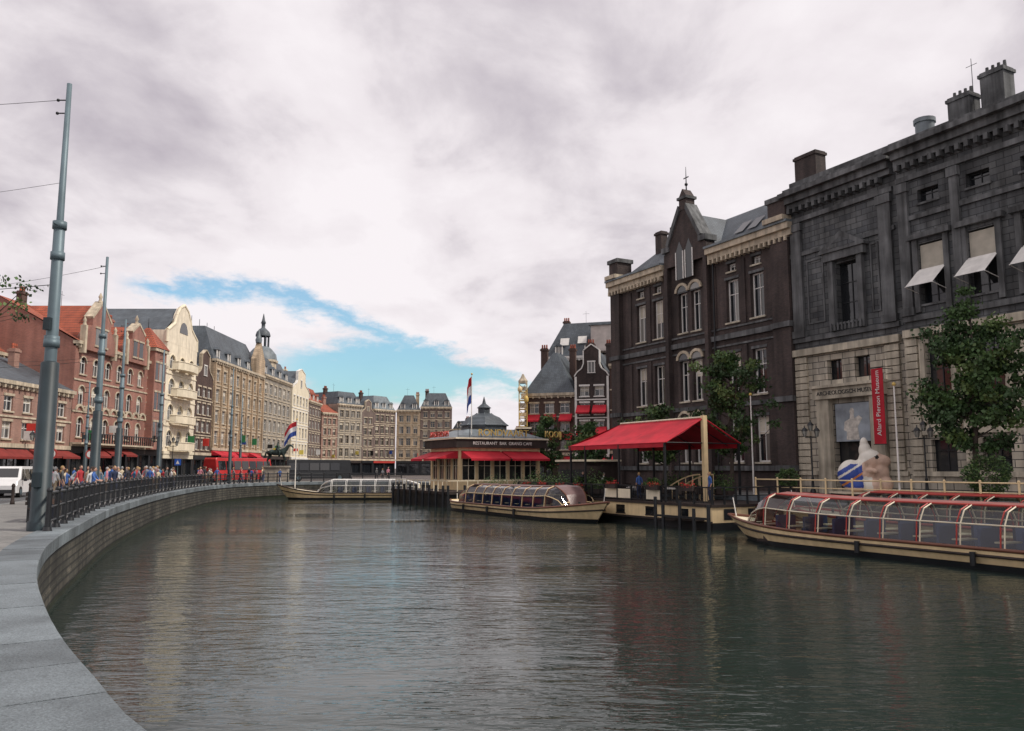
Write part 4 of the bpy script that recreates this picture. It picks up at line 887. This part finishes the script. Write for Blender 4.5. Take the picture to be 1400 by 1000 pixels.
# sculpture: seated cartoon figure, striped trousers at left, white pointed hood
def sculpture(x,y,z):
    bm=bmesh.new()
    for c,r,sc in(((-.15,0,1.0),.85,(1.05,.9,1.05)),
                  ((-.8,-.1,1.0),.78,(1.0,.95,1.1)),
                  ((.3,0,1.8),.66,(1.05,.9,.95)),
                  ((.02,.05,2.35),.4,(.9,.9,1.2)),((-.02,.05,2.75),.26,(.9,.9,1.4)),
                  ((.85,-.1,1.75),.48,(1.15,.85,.8)),
                  ((.75,0,1.15),.6,(.9,.85,1.2)),
                  ((.95,-.1,.5),.48,(1.1,1,1.0)),((.3,-.45,.4),.5,(1.2,.9,.9)),
                  ((-.5,-.5,.4),.45,(1.3,1,.9)),((.25,-.65,1.25),.2,(1.6,1,.8)),((.5,-.72,1.2),.14,(1.2,1,1)),
                  ((-.15,-.55,1.45),.24,(1,1,1.5))):
        bmesh.ops.create_icosphere(bm,subdivisions=3,radius=r,matrix=Matrix.Translation(c)@Matrix.Diagonal((*sc,1)))
    me=bpy.data.meshes.new('tmp'); bm.to_mesh(me); bm.free(); o=bpy.data.objects.new('tmp',me); COL.objects.link(o)
    md=o.modifiers.new('r','REMESH'); md.mode='VOXEL'; md.voxel_size=.05; sm=o.modifiers.new('s','SMOOTH'); sm.iterations=8
    dg=bpy.context.evaluated_depsgraph_get(); me2=bpy.data.meshes.new_from_object(o.evaluated_get(dg)); bpy.data.objects.remove(o)
    pal=[mat('sculpture_white',(.72,.68,.6),.45,var=.12),mat('sculpture_flesh',(.6,.42,.32),.5,var=.25,scale=1.5),mat('sculpture_blue',(.03,.07,.32),.4),mat('sculpture_orange',(.6,.22,.05),.4),mat('sculpture_black',(.02,.02,.02),.4)]
    for m in pal: me2.materials.append(m)
    for p in me2.polygons:
        c=p.center; i=1
        if c.z>1.75+.55*c.x and c.z>1.6 and c.x<.75 : i=0
        elif c.x<-.2 and c.z>.3:
            i=0; d=c.z*.9-c.x*.55
            if d>1.9: i=0
            elif d>1.65: i=2
            elif d>1.52: i=0
            elif d>1.15: i=2
            elif d>1.03: i=3
            else: i=2
        elif (c-Vector((.62,-.5,2.0))).length<.13: i=4
        elif -.2<c.x<.3 and c.z<.9: i=0
        p.material_index=i; p.use_smooth=True
    o=bpy.data.objects.new('cartoon_sculpture',me2); COL.objects.link(o); o.location=(x,y,z); o.scale=(.95,.95,1.0); o.rotation_euler[2]=math.radians(-20)
mb=MB(); mb.box(-1.6,1.6,-1.1,1.1,0,.4,DARKWOOD); mb.box(-1.65,1.65,-1.15,1.15,.4,.48,CREAML); mb.build('plinth',loc=(19.9,46.8,1.6))
sculpture(19.9,46.8,2.04)
# ---------------------------------------------------------------- people
def person_mesh(pose,seed=0):
    q=random.Random(seed); J={}
    J['pel']=(0,0,.95,.125,.10);J['sp']=(0,0,1.14,.12,.09);J['ch']=(0,0,1.33,.145,.1);J['nk']=(0,0,1.47,.055,.055);J['hd']=(0,-.015,1.56,.055,.06)
    B=[('pel','sp','S'),('sp','ch','S'),('ch','nk','S'),('nk','hd','K')]
    for s,n in((-1,'l'),(1,'r')):
        sw=.0
        if pose=='walk': sw=.24*s
        if pose=='sit':
            J['hip'+n]=(s*.09,0,.93,.085,.085);J['kn'+n]=(s*.12,-.42,.95,.062,.062);J['an'+n]=(s*.12,-.44,.53,.042,.042);J['to'+n]=(s*.12,-.6,.49,.04,.035)
            J['sh'+n]=(s*.17,0,1.39,.058,.058);J['el'+n]=(s*.22,-.1,1.14,.042,.042);J['wr'+n]=(s*.13,-.32,1.05,.03,.03);J['ha'+n]=(s*.11,-.4,1.03,.034,.022)
        else:
            J['hip'+n]=(s*.09,0,.9,.085,.085);J['kn'+n]=(s*.1,-.04-sw*.6,.5,.06,.06);J['an'+n]=(s*.1,.03-sw*1.2,.09,.042,.042);J['to'+n]=(s*.11,-.12-sw*1.2,.045,.042,.035)
            J['sh'+n]=(s*.17,0,1.40,.058,.058);J['el'+n]=(s*.22,.03+sw*.5,1.12,.042,.042);J['wr'+n]=(s*.22,-.05+sw*.9,.89,.03,.03);J['ha'+n]=(s*.22,-.07+sw,.8,.034,.022)
            if pose=='lean': J['el'+n]=(s*.24,-.14,1.16,.042,.042);J['wr'+n]=(s*.16,-.38,1.1,.03,.03);J['ha'+n]=(s*.14,-.46,1.09,.034,.022)
        B+=[('pel','hip'+n,'P'),('hip'+n,'kn'+n,'P'),('kn'+n,'an'+n,'P'),('an'+n,'to'+n,'F'),('ch','sh'+n,'S'),('sh'+n,'el'+n,'S'),('el'+n,'wr'+n,'K'),('wr'+n,'ha'+n,'K')]
    ks=list(J); me=bpy.data.meshes.new('t'); me.from_pydata([J[k][:3] for k in ks],[(ks.index(a),ks.index(b)) for a,b,_ in B],[])
    o=bpy.data.objects.new('t',me); COL.objects.link(o); o.modifiers.new('k','SKIN')
    for i,k in enumerate(ks):
        v=me.skin_vertices[0].data[i]; v.radius=(J[k][3],J[k][4]); v.use_root=(k=='pel')
    o.modifiers.new('s','SUBSURF').levels=1
    dg=bpy.context.evaluated_depsgraph_get(); m2=bpy.data.meshes.new_from_object(o.evaluated_get(dg)); bpy.data.objects.remove(o)
    mb=MB(); slots=[mat_shirt,mat_pants,SKIN,mat_shoe,HAIR]
    for s_ in slots: mb._m(s_)
    segs=[(Vector(J[a][:3]),Vector(J[b][:3]),c,(J[a][3]+J[b][3])/2) for a,b,c in B]
    mb.v=[tuple(v.co) for v in m2.vertices]
    for p in m2.polygons:
        c=p.center; best=None
        for a,b,k,r in segs:
            ab=b-a; t=max(0,min(1,(c-a).dot(ab)/ab.length_squared)); d=(c-a-ab*t).length-r*.9
            if best is None or d<best[0]: best=(d,k)
        k=best[1]; mb.f.append(list(p.vertices)); mb.mi.append({'S':0,'P':1,'K':2,'F':3}[k]); mb.sm.append(True)
    hz=1.64; hy=-.02
    mb.ball((0,hy,hz),.076,.095,.115,SKIN,12,8); mb.ball((0,hy+.018,hz+.025),.084,.098,.112,HAIR,12,8)
    mb.box(-.012,.012,hy-.115,hy-.085,hz-.03,hz+.01,SKIN); mb.box(-.025,.025,hy-.095,hy-.085,hz-.062,hz-.052,FR)
    for s in(-1,1): mb.ball((s*.03,hy-.088,hz+.015),.011,.008,.008,BLACK,6,4); mb.ball((s*.08,hy,hz),.012,.02,.03,SKIN,6,4)
    for s,n in((-1,'l'),(1,'r')):
        h=Vector(J['ha'+n][:3]); w=Vector(J['wr'+n][:3]); d=(h-w).normalized(); sd=d.orthogonal().normalized()
        for k,l in enumerate((.06,.075,.07,.055)):
            b=h+d*.02+sd*(k-1.5)*.017; m_=b+d*l*.6; mb.cyl(b,m_,.009,.008,SKIN,5); mb.cyl(m_,m_+(d*.8+Vector((0,-.5,0))).normalized()*l*.5,.008,.006,SKIN,5)
        mb.cyl(h-d*.01+sd*.02,h+d*.03+sd*.06,.01,.008,SKIN,5)
    ob=mb.build('tmpp'); me=ob.data; bpy.data.objects.remove(ob); return me
mat_shirt=mat('shirt',(.3,.3,.3),.8,bump=0); mat_pants=mat('trousers',(.03,.04,.08),.8,bump=0); mat_shoe=mat('shoes',(.03,.03,.03),.6,bump=0)
shirts=[mat('shirt_c%d'%i,c,.8,bump=0) for i,c in enumerate([(.55,.55,.55),(.03,.03,.04),(.05,.12,.35),(.4,.04,.05),(.02,.03,.07),(.2,.2,.22),(.6,.5,.35),(.05,.2,.35),(.5,.2,.25),(.1,.1,.1)])]
pants=[mat('trousers_c%d'%i,c,.8,bump=0) for i,c in enumerate([(.03,.04,.09),(.02,.02,.025),(.25,.2,.14),(.08,.1,.18)])]
hairs=[HAIR,mat('hair_blond',(.35,.22,.1),.6,bump=0),mat('hair_grey',(.3,.3,.3),.6,bump=0)]
PM={p:person_mesh(p) for p in('stand','walk','sit','lean')}
def person(x,y,z,rot,pose,s=1,sh=None):
    o=bpy.data.objects.new('person',PM[pose]); COL.objects.link(o); o.location=(x,y,z); o.rotation_euler[2]=rot; o.scale=(s,s,s)
    for i,m in((0,sh or R.choice(shirts)),(1,R.choice(pants)),(4,R.choice(hairs))):
        o.material_slots[i].link='OBJECT'; o.material_slots[i].material=m
base_=[p for p in LC if p.y>40]; spots=[R.randrange(5,len(base_)-5) for _ in range(16)]
for k in range(84):
    i=max(4,min(len(base_)-5,int(R.choice(spots)+R.gauss(0,2.2)))); p=offs(base_,R.uniform(1.0,5.0))[i]
    if 98<p.y and R.random()<.3: continue
    person(p.x,p.y,1.715,R.uniform(0,6.28),R.choice(['walk','stand','walk']),R.uniform(.9,1.07))
for _ in range(26): person(R.uniform(-42,-39.5),R.uniform(62,160),1.735,R.uniform(0,6.28),'walk',R.uniform(.92,1.06))
for lx,ly in((8.0,.9),(10.2,1.2),(14.5,1.0),(19.5,2.5)):
    X,Y=terr(lx,ly); person(X,Y,1.41,R.uniform(0,6.28),'stand',R.uniform(.95,1.03))
BX,BY=-15.3,27.2
mb=MB()
for k in range(4): mb.box(-1.0,1.0,-.22+k*.12,-.13+k*.12,.42,.46,DARKWOOD)
for k in range(3): mb.box(-1.0,1.0,.26,.30,.55+k*.14,.65+k*.14,DARKWOOD)
for x_ in(-.85,.85): mb.box(x_-.04,x_+.04,-.2,-.12,0,.42,BLACK); mb.box(x_-.04,x_+.04,.2,.26,0,.97,BLACK); mb.box(x_-.04,x_+.04,-.12,.2,.36,.415,BLACK)
mb.build('park_bench',loc=(BX,BY,1.715),rot=math.radians(110))
rb=math.radians(110)
for k,sh in((-.45,shirts[7]),(.4,shirts[1])):
    person(BX+math.cos(rb)*k,BY+math.sin(rb)*k,1.715-.44,rb,'sit',1,sh)
person(-19.6,39,1.715,math.radians(100),'lean',1,shirts[2]); person(-20.3,40.2,1.715,math.radians(60),'stand',1,shirts[0])
# ---------------------------------------------------------------- vehicles
TYRE=mat('tyre',(.02,.02,.02),.8); LAMP=mat('headlamp',(.7,.7,.65),.2,bump=0)
def vehicle(name,x,y,rot,L,Wd,prof,wins,paint,wz=.34):
    g=G(name,(x,y,ZG),rot)
    n=len(prof)
    b=g['body']
    secs=[(-1,.9,.0),(-.93,1,.0),(.93,1,0),(1,.9,0)]
    v=[];
    for t,k,_ in secs:
        for (px_,pz_) in prof:
            ins=.16*max(0,(pz_-.95)) if pz_>.95 else 0
            v.append((px_*(1 if k==1 else .985),t*(Wd/2)-(ins if t>0 else -ins),pz_*(1 if k==1 else .985)+(0 if k==1 else .005)))
    f=[]
    for r in range(3):
        for i in range(n): f.append((r*n+i,r*n+(i+1)%n,(r+1)*n+(i+1)%n,(r+1)*n+i))
    f.append(list(range(n))); f.append([3*n+i for i in range(n)][::-1]); b.raw(v,f,paint)
    for (xa,xb,xc,xd,za,zb) in wins:
        for s in(-1,1):
            y0=s*(Wd/2+.012-.16*max(0,za-.95)); y1=s*(Wd/2+.012-.16*max(0,zb-.95)); g['windows'].face([(xa,y0,za),(xb,y0,za),(xc,y1,zb),(xd,y1,zb)],GLASSD)
    for (p,q) in zip(prof,prof[1:]+prof[:1]):
        if min(p[1],q[1])>.85 and abs(p[1]-q[1])>.35:
            dx,dz=q[0]-p[0],q[1]-p[1]; a=(p[0]+dx*.12,p[1]+dz*.12); c=(p[0]+dx*.9,p[1]+dz*.9); nx,nz=dz,-dx; l=math.hypot(nx,nz); nx/=l;nz/=l
            if nx*(1 if p[0]>0 else -1)<0: nx,nz=-nx,-nz
            g['windows'].face([(a[0]+nx*.015,-Wd/2+.2,a[1]+nz*.015),(a[0]+nx*.015,Wd/2-.2,a[1]+nz*.015),(c[0]+nx*.015,Wd/2-.27,c[1]+nz*.015),(c[0]+nx*.015,-Wd/2+.27,c[1]+nz*.015)],GLASSD)
    for xw in(-L*.31,L*.31):
        for s in(-1,1):
            g['wheels'].cyl((xw,s*(Wd/2-.2),wz),(xw,s*(Wd/2+.02),wz),wz,wz,TYRE,18); g['wheels'].cyl((xw,s*(Wd/2),wz),(xw,s*(Wd/2+.035),wz),wz*.58,wz*.5,POLE,12)
    for s in(-1,1):
        g['lights'].box(L/2-.08,L/2+.01,s*(Wd/2-.35)-.15,s*(Wd/2-.35)+.15,.6,.76,LAMP); g['lights'].box(-L/2-.01,-L/2+.06,s*(Wd/2-.25)-.1,s*(Wd/2-.25)+.1,.65,.95,REDP); g['mirrors'].box(L*.2,L*.2+.12,s*(Wd/2+.12)-.08,s*(Wd/2+.12)+.08,1.0,1.15,BLACK)
    g['bumpers'].box(L/2-.1,L/2+.05,-Wd/2+.1,Wd/2-.1,.28,.5,BLACK); g['bumpers'].box(-L/2-.05,-L/2+.1,-Wd/2+.1,Wd/2-.1,.28,.5,BLACK)
    g.done()
vanp=[(-2.4,.3),(2.4,.3),(2.45,.75),(2.3,1.0),(1.6,1.15),(.95,1.85),(.7,1.92),(-2.3,1.92),(-2.42,1.7)]
carp=[(-2.1,.28),(2.1,.28),(2.15,.6),(2.05,.78),(1.1,.92),(.45,1.42),(-1.1,1.46),(-1.85,1.0),(-2.1,.92),(-2.15,.6)]
vw=[(.4,1.35,.85,.4,1.1,1.75),(-.8,.25,.25,-.8,1.1,1.75),(-2.1,-.95,-.95,-2.1,1.1,1.75)]
cw=[(0.05,.95,.4,.05,.93,1.36),(-1.6,-.05,-.05,-1.1,.93,1.36)]
vehicle('white_minivan',-31.9,53,math.radians(-72),4.8,1.85,vanp,vw,mat('van_white',(.7,.7,.7),.3,var=.05,bump=0))
cc=[mat('car_paint_%d'%i,c,.3,var=.05,bump=0) for i,c in enumerate([(.03,.03,.035),(.3,.31,.33),(.35,.03,.03),(.04,.06,.15)])]
for i,(x,y) in enumerate(((-37,66),(-37,73),(-37.2,104),(-37,112),(-37,121),(-36.5,134),(-36,146))): vehicle('parked_car',x,y,R90,4.3,1.75,carp,cw,cc[i%4])
busp=[(-5.5,.35),(5.5,.35),(5.6,1.2),(5.4,3.0),(5.2,3.1),(-5.4,3.1),(-5.55,2.9)]
vehicle('red_tour_bus',-35.5,108,math.radians(70),11,2.5,busp,[(-5.2+i*1.5,-3.85+i*1.5,-3.85+i*1.5,-5.2+i*1.5,1.6,2.7) for i in range(7)],mat('bus_red',(.45,.03,.03),.35,bump=0),.5)
vehicle('black_coach',-27,116,math.radians(20),9,2.5,[(p[0]*.8,p[1]*.95) for p in busp],[(-4.1+i*1.4,-2.85+i*1.4,-2.85+i*1.4,-4.1+i*1.4,1.5,2.5) for i in range(5)],BLACK,.5)
def sign(x,y,h=2.6,m=BLUE,round_=False):
    mb=MB(); mb.cyl((0,0,0),(0,0,h),.035,.035,POLE,8)
    if round_: mb.cyl((0,-.04,h-.1),(0,-.07,h-.1),.32,.32,m,20); mb.cyl((0,-.071,h-.1),(0,-.078,h-.1),.22,.22,WHITE,20)
    else: mb.box(-.35,.35,-.07,-.04,h-.6,h+.1,m); mb.prism([(-.2,h-.45),(.2,h-.45),(0,h-.05)],-.08,-.075,WHITE)
    mb.build('traffic_sign',loc=(x,y,1.7))
sign(-36.2,90); sign(-30.5,60,2.8,REDP,True); sign(-25.5,46,2.6,REDP,True)
def equestrian(x,y,z,rot):
    J=dict(ru=(-.9,0,1.75,.36,.42),mi=(0,0,1.68,.36,.42),ch=(.85,0,1.8,.32,.42),n1=(1.2,0,2.2,.2,.28),n2=(1.5,0,2.65,.14,.2),hd=(1.8,0,2.65,.13,.16),mz=(2.1,0,2.3,.08,.09),t1=(-1.3,0,1.75,.1,.1),t2=(-1.5,0,1.0,.1,.14),
     rp=(0.05,0,2.15,.2,.2),rs=(.1,0,2.6,.18,.22),rn=(.12,0,2.95,.08,.08),rh=(.14,0,3.15,.13,.12))
    E=[('ru','mi'),('mi','ch'),('ch','n1'),('n1','n2'),('n2','hd'),('hd','mz'),('ru','t1'),('t1','t2'),('mi','rp'),('rp','rs'),('rs','rn'),('rn','rh')]
    for s in(-1,1):
        n='a' if s<0 else 'b'; lift=.25 if s<0 else 0
        J['hk'+n]=(-.8,s*.25,1.2,.2,.2);J['ho'+n]=(-1.15,s*.25,.7,.1,.1);J['hp'+n]=(-1.0,s*.25,.25,.07,.07);J['hf'+n]=(-.9,s*.25,.05,.09,.09)
        J['fs'+n]=(.85,s*.25,1.3,.15,.15);J['fk'+n]=(.95+lift,s*.25,.8+lift*.9,.09,.09);J['ff'+n]=(.9+lift*.4,s*.25,.08+lift*1.5,.08,.08)
        J['rk'+n]=(.45,s*.48,1.75,.12,.12);J['rf'+n]=(.3,s*.5,1.15,.08,.08); J['re'+n]=(.2,s*.32,2.4,.07,.07); J['rw'+n]=(.6,s*.15,2.3,.05,.05)
        E+=[('ru','hk'+n),('hk'+n,'ho'+n),('ho'+n,'hp'+n),('hp'+n,'hf'+n),('ch','fs'+n),('fs'+n,'fk'+n),('fk'+n,'ff'+n),('rp','rk'+n),('rk'+n,'rf'+n),('rs','re'+n),('re'+n,'rw'+n)]
    ks=list(J); me=bpy.data.meshes.new('h'); me.from_pydata([J[k][:3] for k in ks],[(ks.index(a),ks.index(b)) for a,b in E],[])
    o=bpy.data.objects.new('h',me); COL.objects.link(o); o.modifiers.new('k','SKIN')
    for i,k in enumerate(ks): v=me.skin_vertices[0].data[i]; v.radius=J[k][3:5]; v.use_root=(k=='mi')
    o.modifiers.new('s','SUBSURF').levels=1
    dg=bpy.context.evaluated_depsgraph_get(); m2=bpy.data.meshes.new_from_object(o.evaluated_get(dg)); bpy.data.objects.remove(o)
    m2.materials.clear(); m2.materials.append(BRONZE)
    for p in m2.polygons: p.use_smooth=True; p.material_index=0
    e=bpy.data.objects.new('equestrian_statue',None); COL.objects.link(e); e.location=(x,y,z); e.rotation_euler[2]=rot
    o=bpy.data.objects.new('horse_and_rider',m2); COL.objects.link(o); o.parent=e; o.location=(0,0,2.1)
    mb=MB(); mb.box(-1.6,1.6,-.8,.8,.3,1.9,GSTONE); mb.box(-1.9,1.9,-1.1,1.1,0,.3,GSTONE); mb.box(-1.75,1.75,-.95,.95,1.9,2.1,GSTONE); mb.build('pedestal',e)
equestrian(-30.5,107.5,1.6,math.radians(10))
# ---------------------------------------------------------------- world
w=bpy.data.worlds.new('World'); S.world=w; w.use_nodes=True; nt=w.node_tree; nt.nodes.clear()
out=N(nt,'ShaderNodeOutputWorld'); sky=N(nt,'ShaderNodeTexSky',sky_type='NISHITA'); sky.sun_disc=False
SE,SA=math.radians(48),math.radians(105)
sky.sun_elevation=SE; sky.sun_rotation=SA; sky.air_density=1.2; sky.ozone_density=3
tint=N(nt,'ShaderNodeMix',data_type='RGBA',blend_type='MULTIPLY'); tint.inputs[0].default_value=1; tint.inputs[7].default_value=(.8,1.08,1.12,1)
nt.links.new(sky.outputs[0],tint.inputs[6])
b1=N(nt,'ShaderNodeBackground'); b1.inputs[1].default_value=.135; nt.links.new(tint.outputs[2],b1.inputs[0])
tc=N(nt,'ShaderNodeTexCoord').outputs['Generated']
sp=N(nt,'ShaderNodeSeparateXYZ'); nt.links.new(tc,sp.inputs[0]); X,Y,Zc=sp.outputs
zz=mth('ADD',mth('MAXIMUM',Zc,0.0),.22)
cv=N(nt,'ShaderNodeCombineXYZ'); nt.links.new(mth('DIVIDE',X,zz),cv.inputs[0]); nt.links.new(mth('DIVIDE',Y,zz),cv.inputs[1])
def wno(scale,det,rough=.55,dist=.0,off=(0,0,0)):
    mp=N(nt,'ShaderNodeMapping'); mp.inputs['Location'].default_value=off; mp.inputs['Scale'].default_value=(1,.8,1); nt.links.new(cv.outputs[0],mp.inputs[0])
    n=N(nt,'ShaderNodeTexNoise'); n.inputs['Scale'].default_value=scale; n.inputs['Detail'].default_value=det; n.inputs['Roughness'].default_value=rough; n.inputs['Distortion'].default_value=dist
    nt.links.new(mp.outputs[0],n.inputs['Vector']); return n.outputs[0]
n1=wno(1.3,8,.52,.35,(3.1,1.7,0)); n2=wno(3.4,7,.56,.25,(1,4,0))
br=mth('ADD',mth('MULTIPLY',n1,.66),mth('MULTIPLY',n2,.42)); br=mth('SUBTRACT',br,.012)
lowb=N(nt,'ShaderNodeMapRange',interpolation_type='SMOOTHSTEP'); lowb.inputs[1].default_value=.1; lowb.inputs[2].default_value=.4; lowb.inputs[3].default_value=.05; lowb.inputs[4].default_value=0; nt.links.new(Zc,lowb.inputs[0])
br=mth('ADD',br,lowb.outputs[0])
rp_=N(nt,'ShaderNodeValToRGB'); nt.links.new(br,rp_.inputs[0]); cr_=rp_.color_ramp
cr_.elements[0].position=.39; cr_.elements[0].color=(.50,.455,.51,1); cr_.elements[1].position=.63; cr_.elements[1].color=(.95,.90,.925,1)
el=cr_.elements.new(.48); el.color=(.69,.64,.68,1); el=cr_.elements.new(.545); el.color=(.86,.805,.835,1)
b2=N(nt,'ShaderNodeBackground'); b2.inputs[1].default_value=1.0; nt.links.new(rp_.outputs[0],b2.inputs[0])
ym=mth('MAXIMUM',Y,.05); az=mth('DIVIDE',X,ym); elv=mth('DIVIDE',Zc,ym)
dn=wno(2.4,6,.6,0,(7,2,0)); dn2=wno(9,5,.65,0,(2,9,0))
dd=mth('ADD',mth('MULTIPLY',mth('SUBTRACT',dn,.5),.06),mth('MULTIPLY',mth('SUBTRACT',dn2,.5),.05))
elv=mth('ADD',elv,dd)
fc=N(nt,'ShaderNodeFloatCurve'); cm=fc.mapping.curves[0]
pts=[(0,.83),(.05,.817),(.367,.747),(.533,.633),(.642,.53),(.75,.457),(.833,.383),(1,.25)]
cm.points[0].location=pts[0]; cm.points[1].location=pts[-1]
for p in pts[1:-1]: cm.points.new(*p)
fc.mapping.update()
nt.links.new(mth('DIVIDE',mth('ADD',az,.5),.6),fc.inputs['Value'])
top=mth('MULTIPLY',fc.outputs[0],.3)
dlt=mth('SUBTRACT',top,elv)
def ss(x,a,b_):
    n=N(nt,'ShaderNodeMapRange',interpolation_type='SMOOTHSTEP'); n.inputs[1].default_value=a; n.inputs[2].default_value=b_; nt.links.new(x,n.inputs[0]); return n.outputs[0]
st=mth('MULTIPLY',ss(dlt,-.004,.016),mth('SUBTRACT',1,ss(dlt,.012,.036)))
st=mth('MULTIPLY',st,mth('MULTIPLY',ss(az,-.5,-.44),mth('SUBTRACT',1,ss(az,.0,.06))))
ex=mth('DIVIDE',mth('ADD',az,.145),.17); ey=mth('DIVIDE',mth('SUBTRACT',elv,.118),.046)
ed=mth('SQRT',mth('ADD',mth('MULTIPLY',ex,ex),mth('MULTIPLY',ey,ey)),0)
em=mth('MULTIPLY',mth('SUBTRACT',1,ss(ed,.6,1.15)),ss(dlt,-.004,.016))
mask=mth('MULTIPLY',mth('MAXIMUM',st,em),ss(Y,.1,.3))
mask=mth('MULTIPLY',mask,.94)
mx=N(nt,'ShaderNodeMixShader'); nt.links.new(mask,mx.inputs[0]); nt.links.new(b2.outputs[0],mx.inputs[1]); nt.links.new(b1.outputs[0],mx.inputs[2]); nt.links.new(mx.outputs[0],out.inputs[0])
sl=bpy.data.lights.new('sun','SUN'); sl.energy=3.1; sl.angle=math.radians(8); sl.color=(1,.93,.83); so=bpy.data.objects.new('sun',sl); COL.objects.link(so)
dv=Vector((math.sin(SA)*math.cos(SE),math.cos(SA)*math.cos(SE),math.sin(SE))); so.rotation_euler=dv.to_track_quat('Z','Y').to_euler()
cd=bpy.data.cameras.new('camera'); cd.lens=29; cd.sensor_width=36; cd.clip_end=4000; cd.clip_start=.1
co=bpy.data.objects.new('camera',cd); COL.objects.link(co); co.location=(0,0,3.42); co.rotation_euler=(math.radians(90+7.08),0,0); S.camera=co
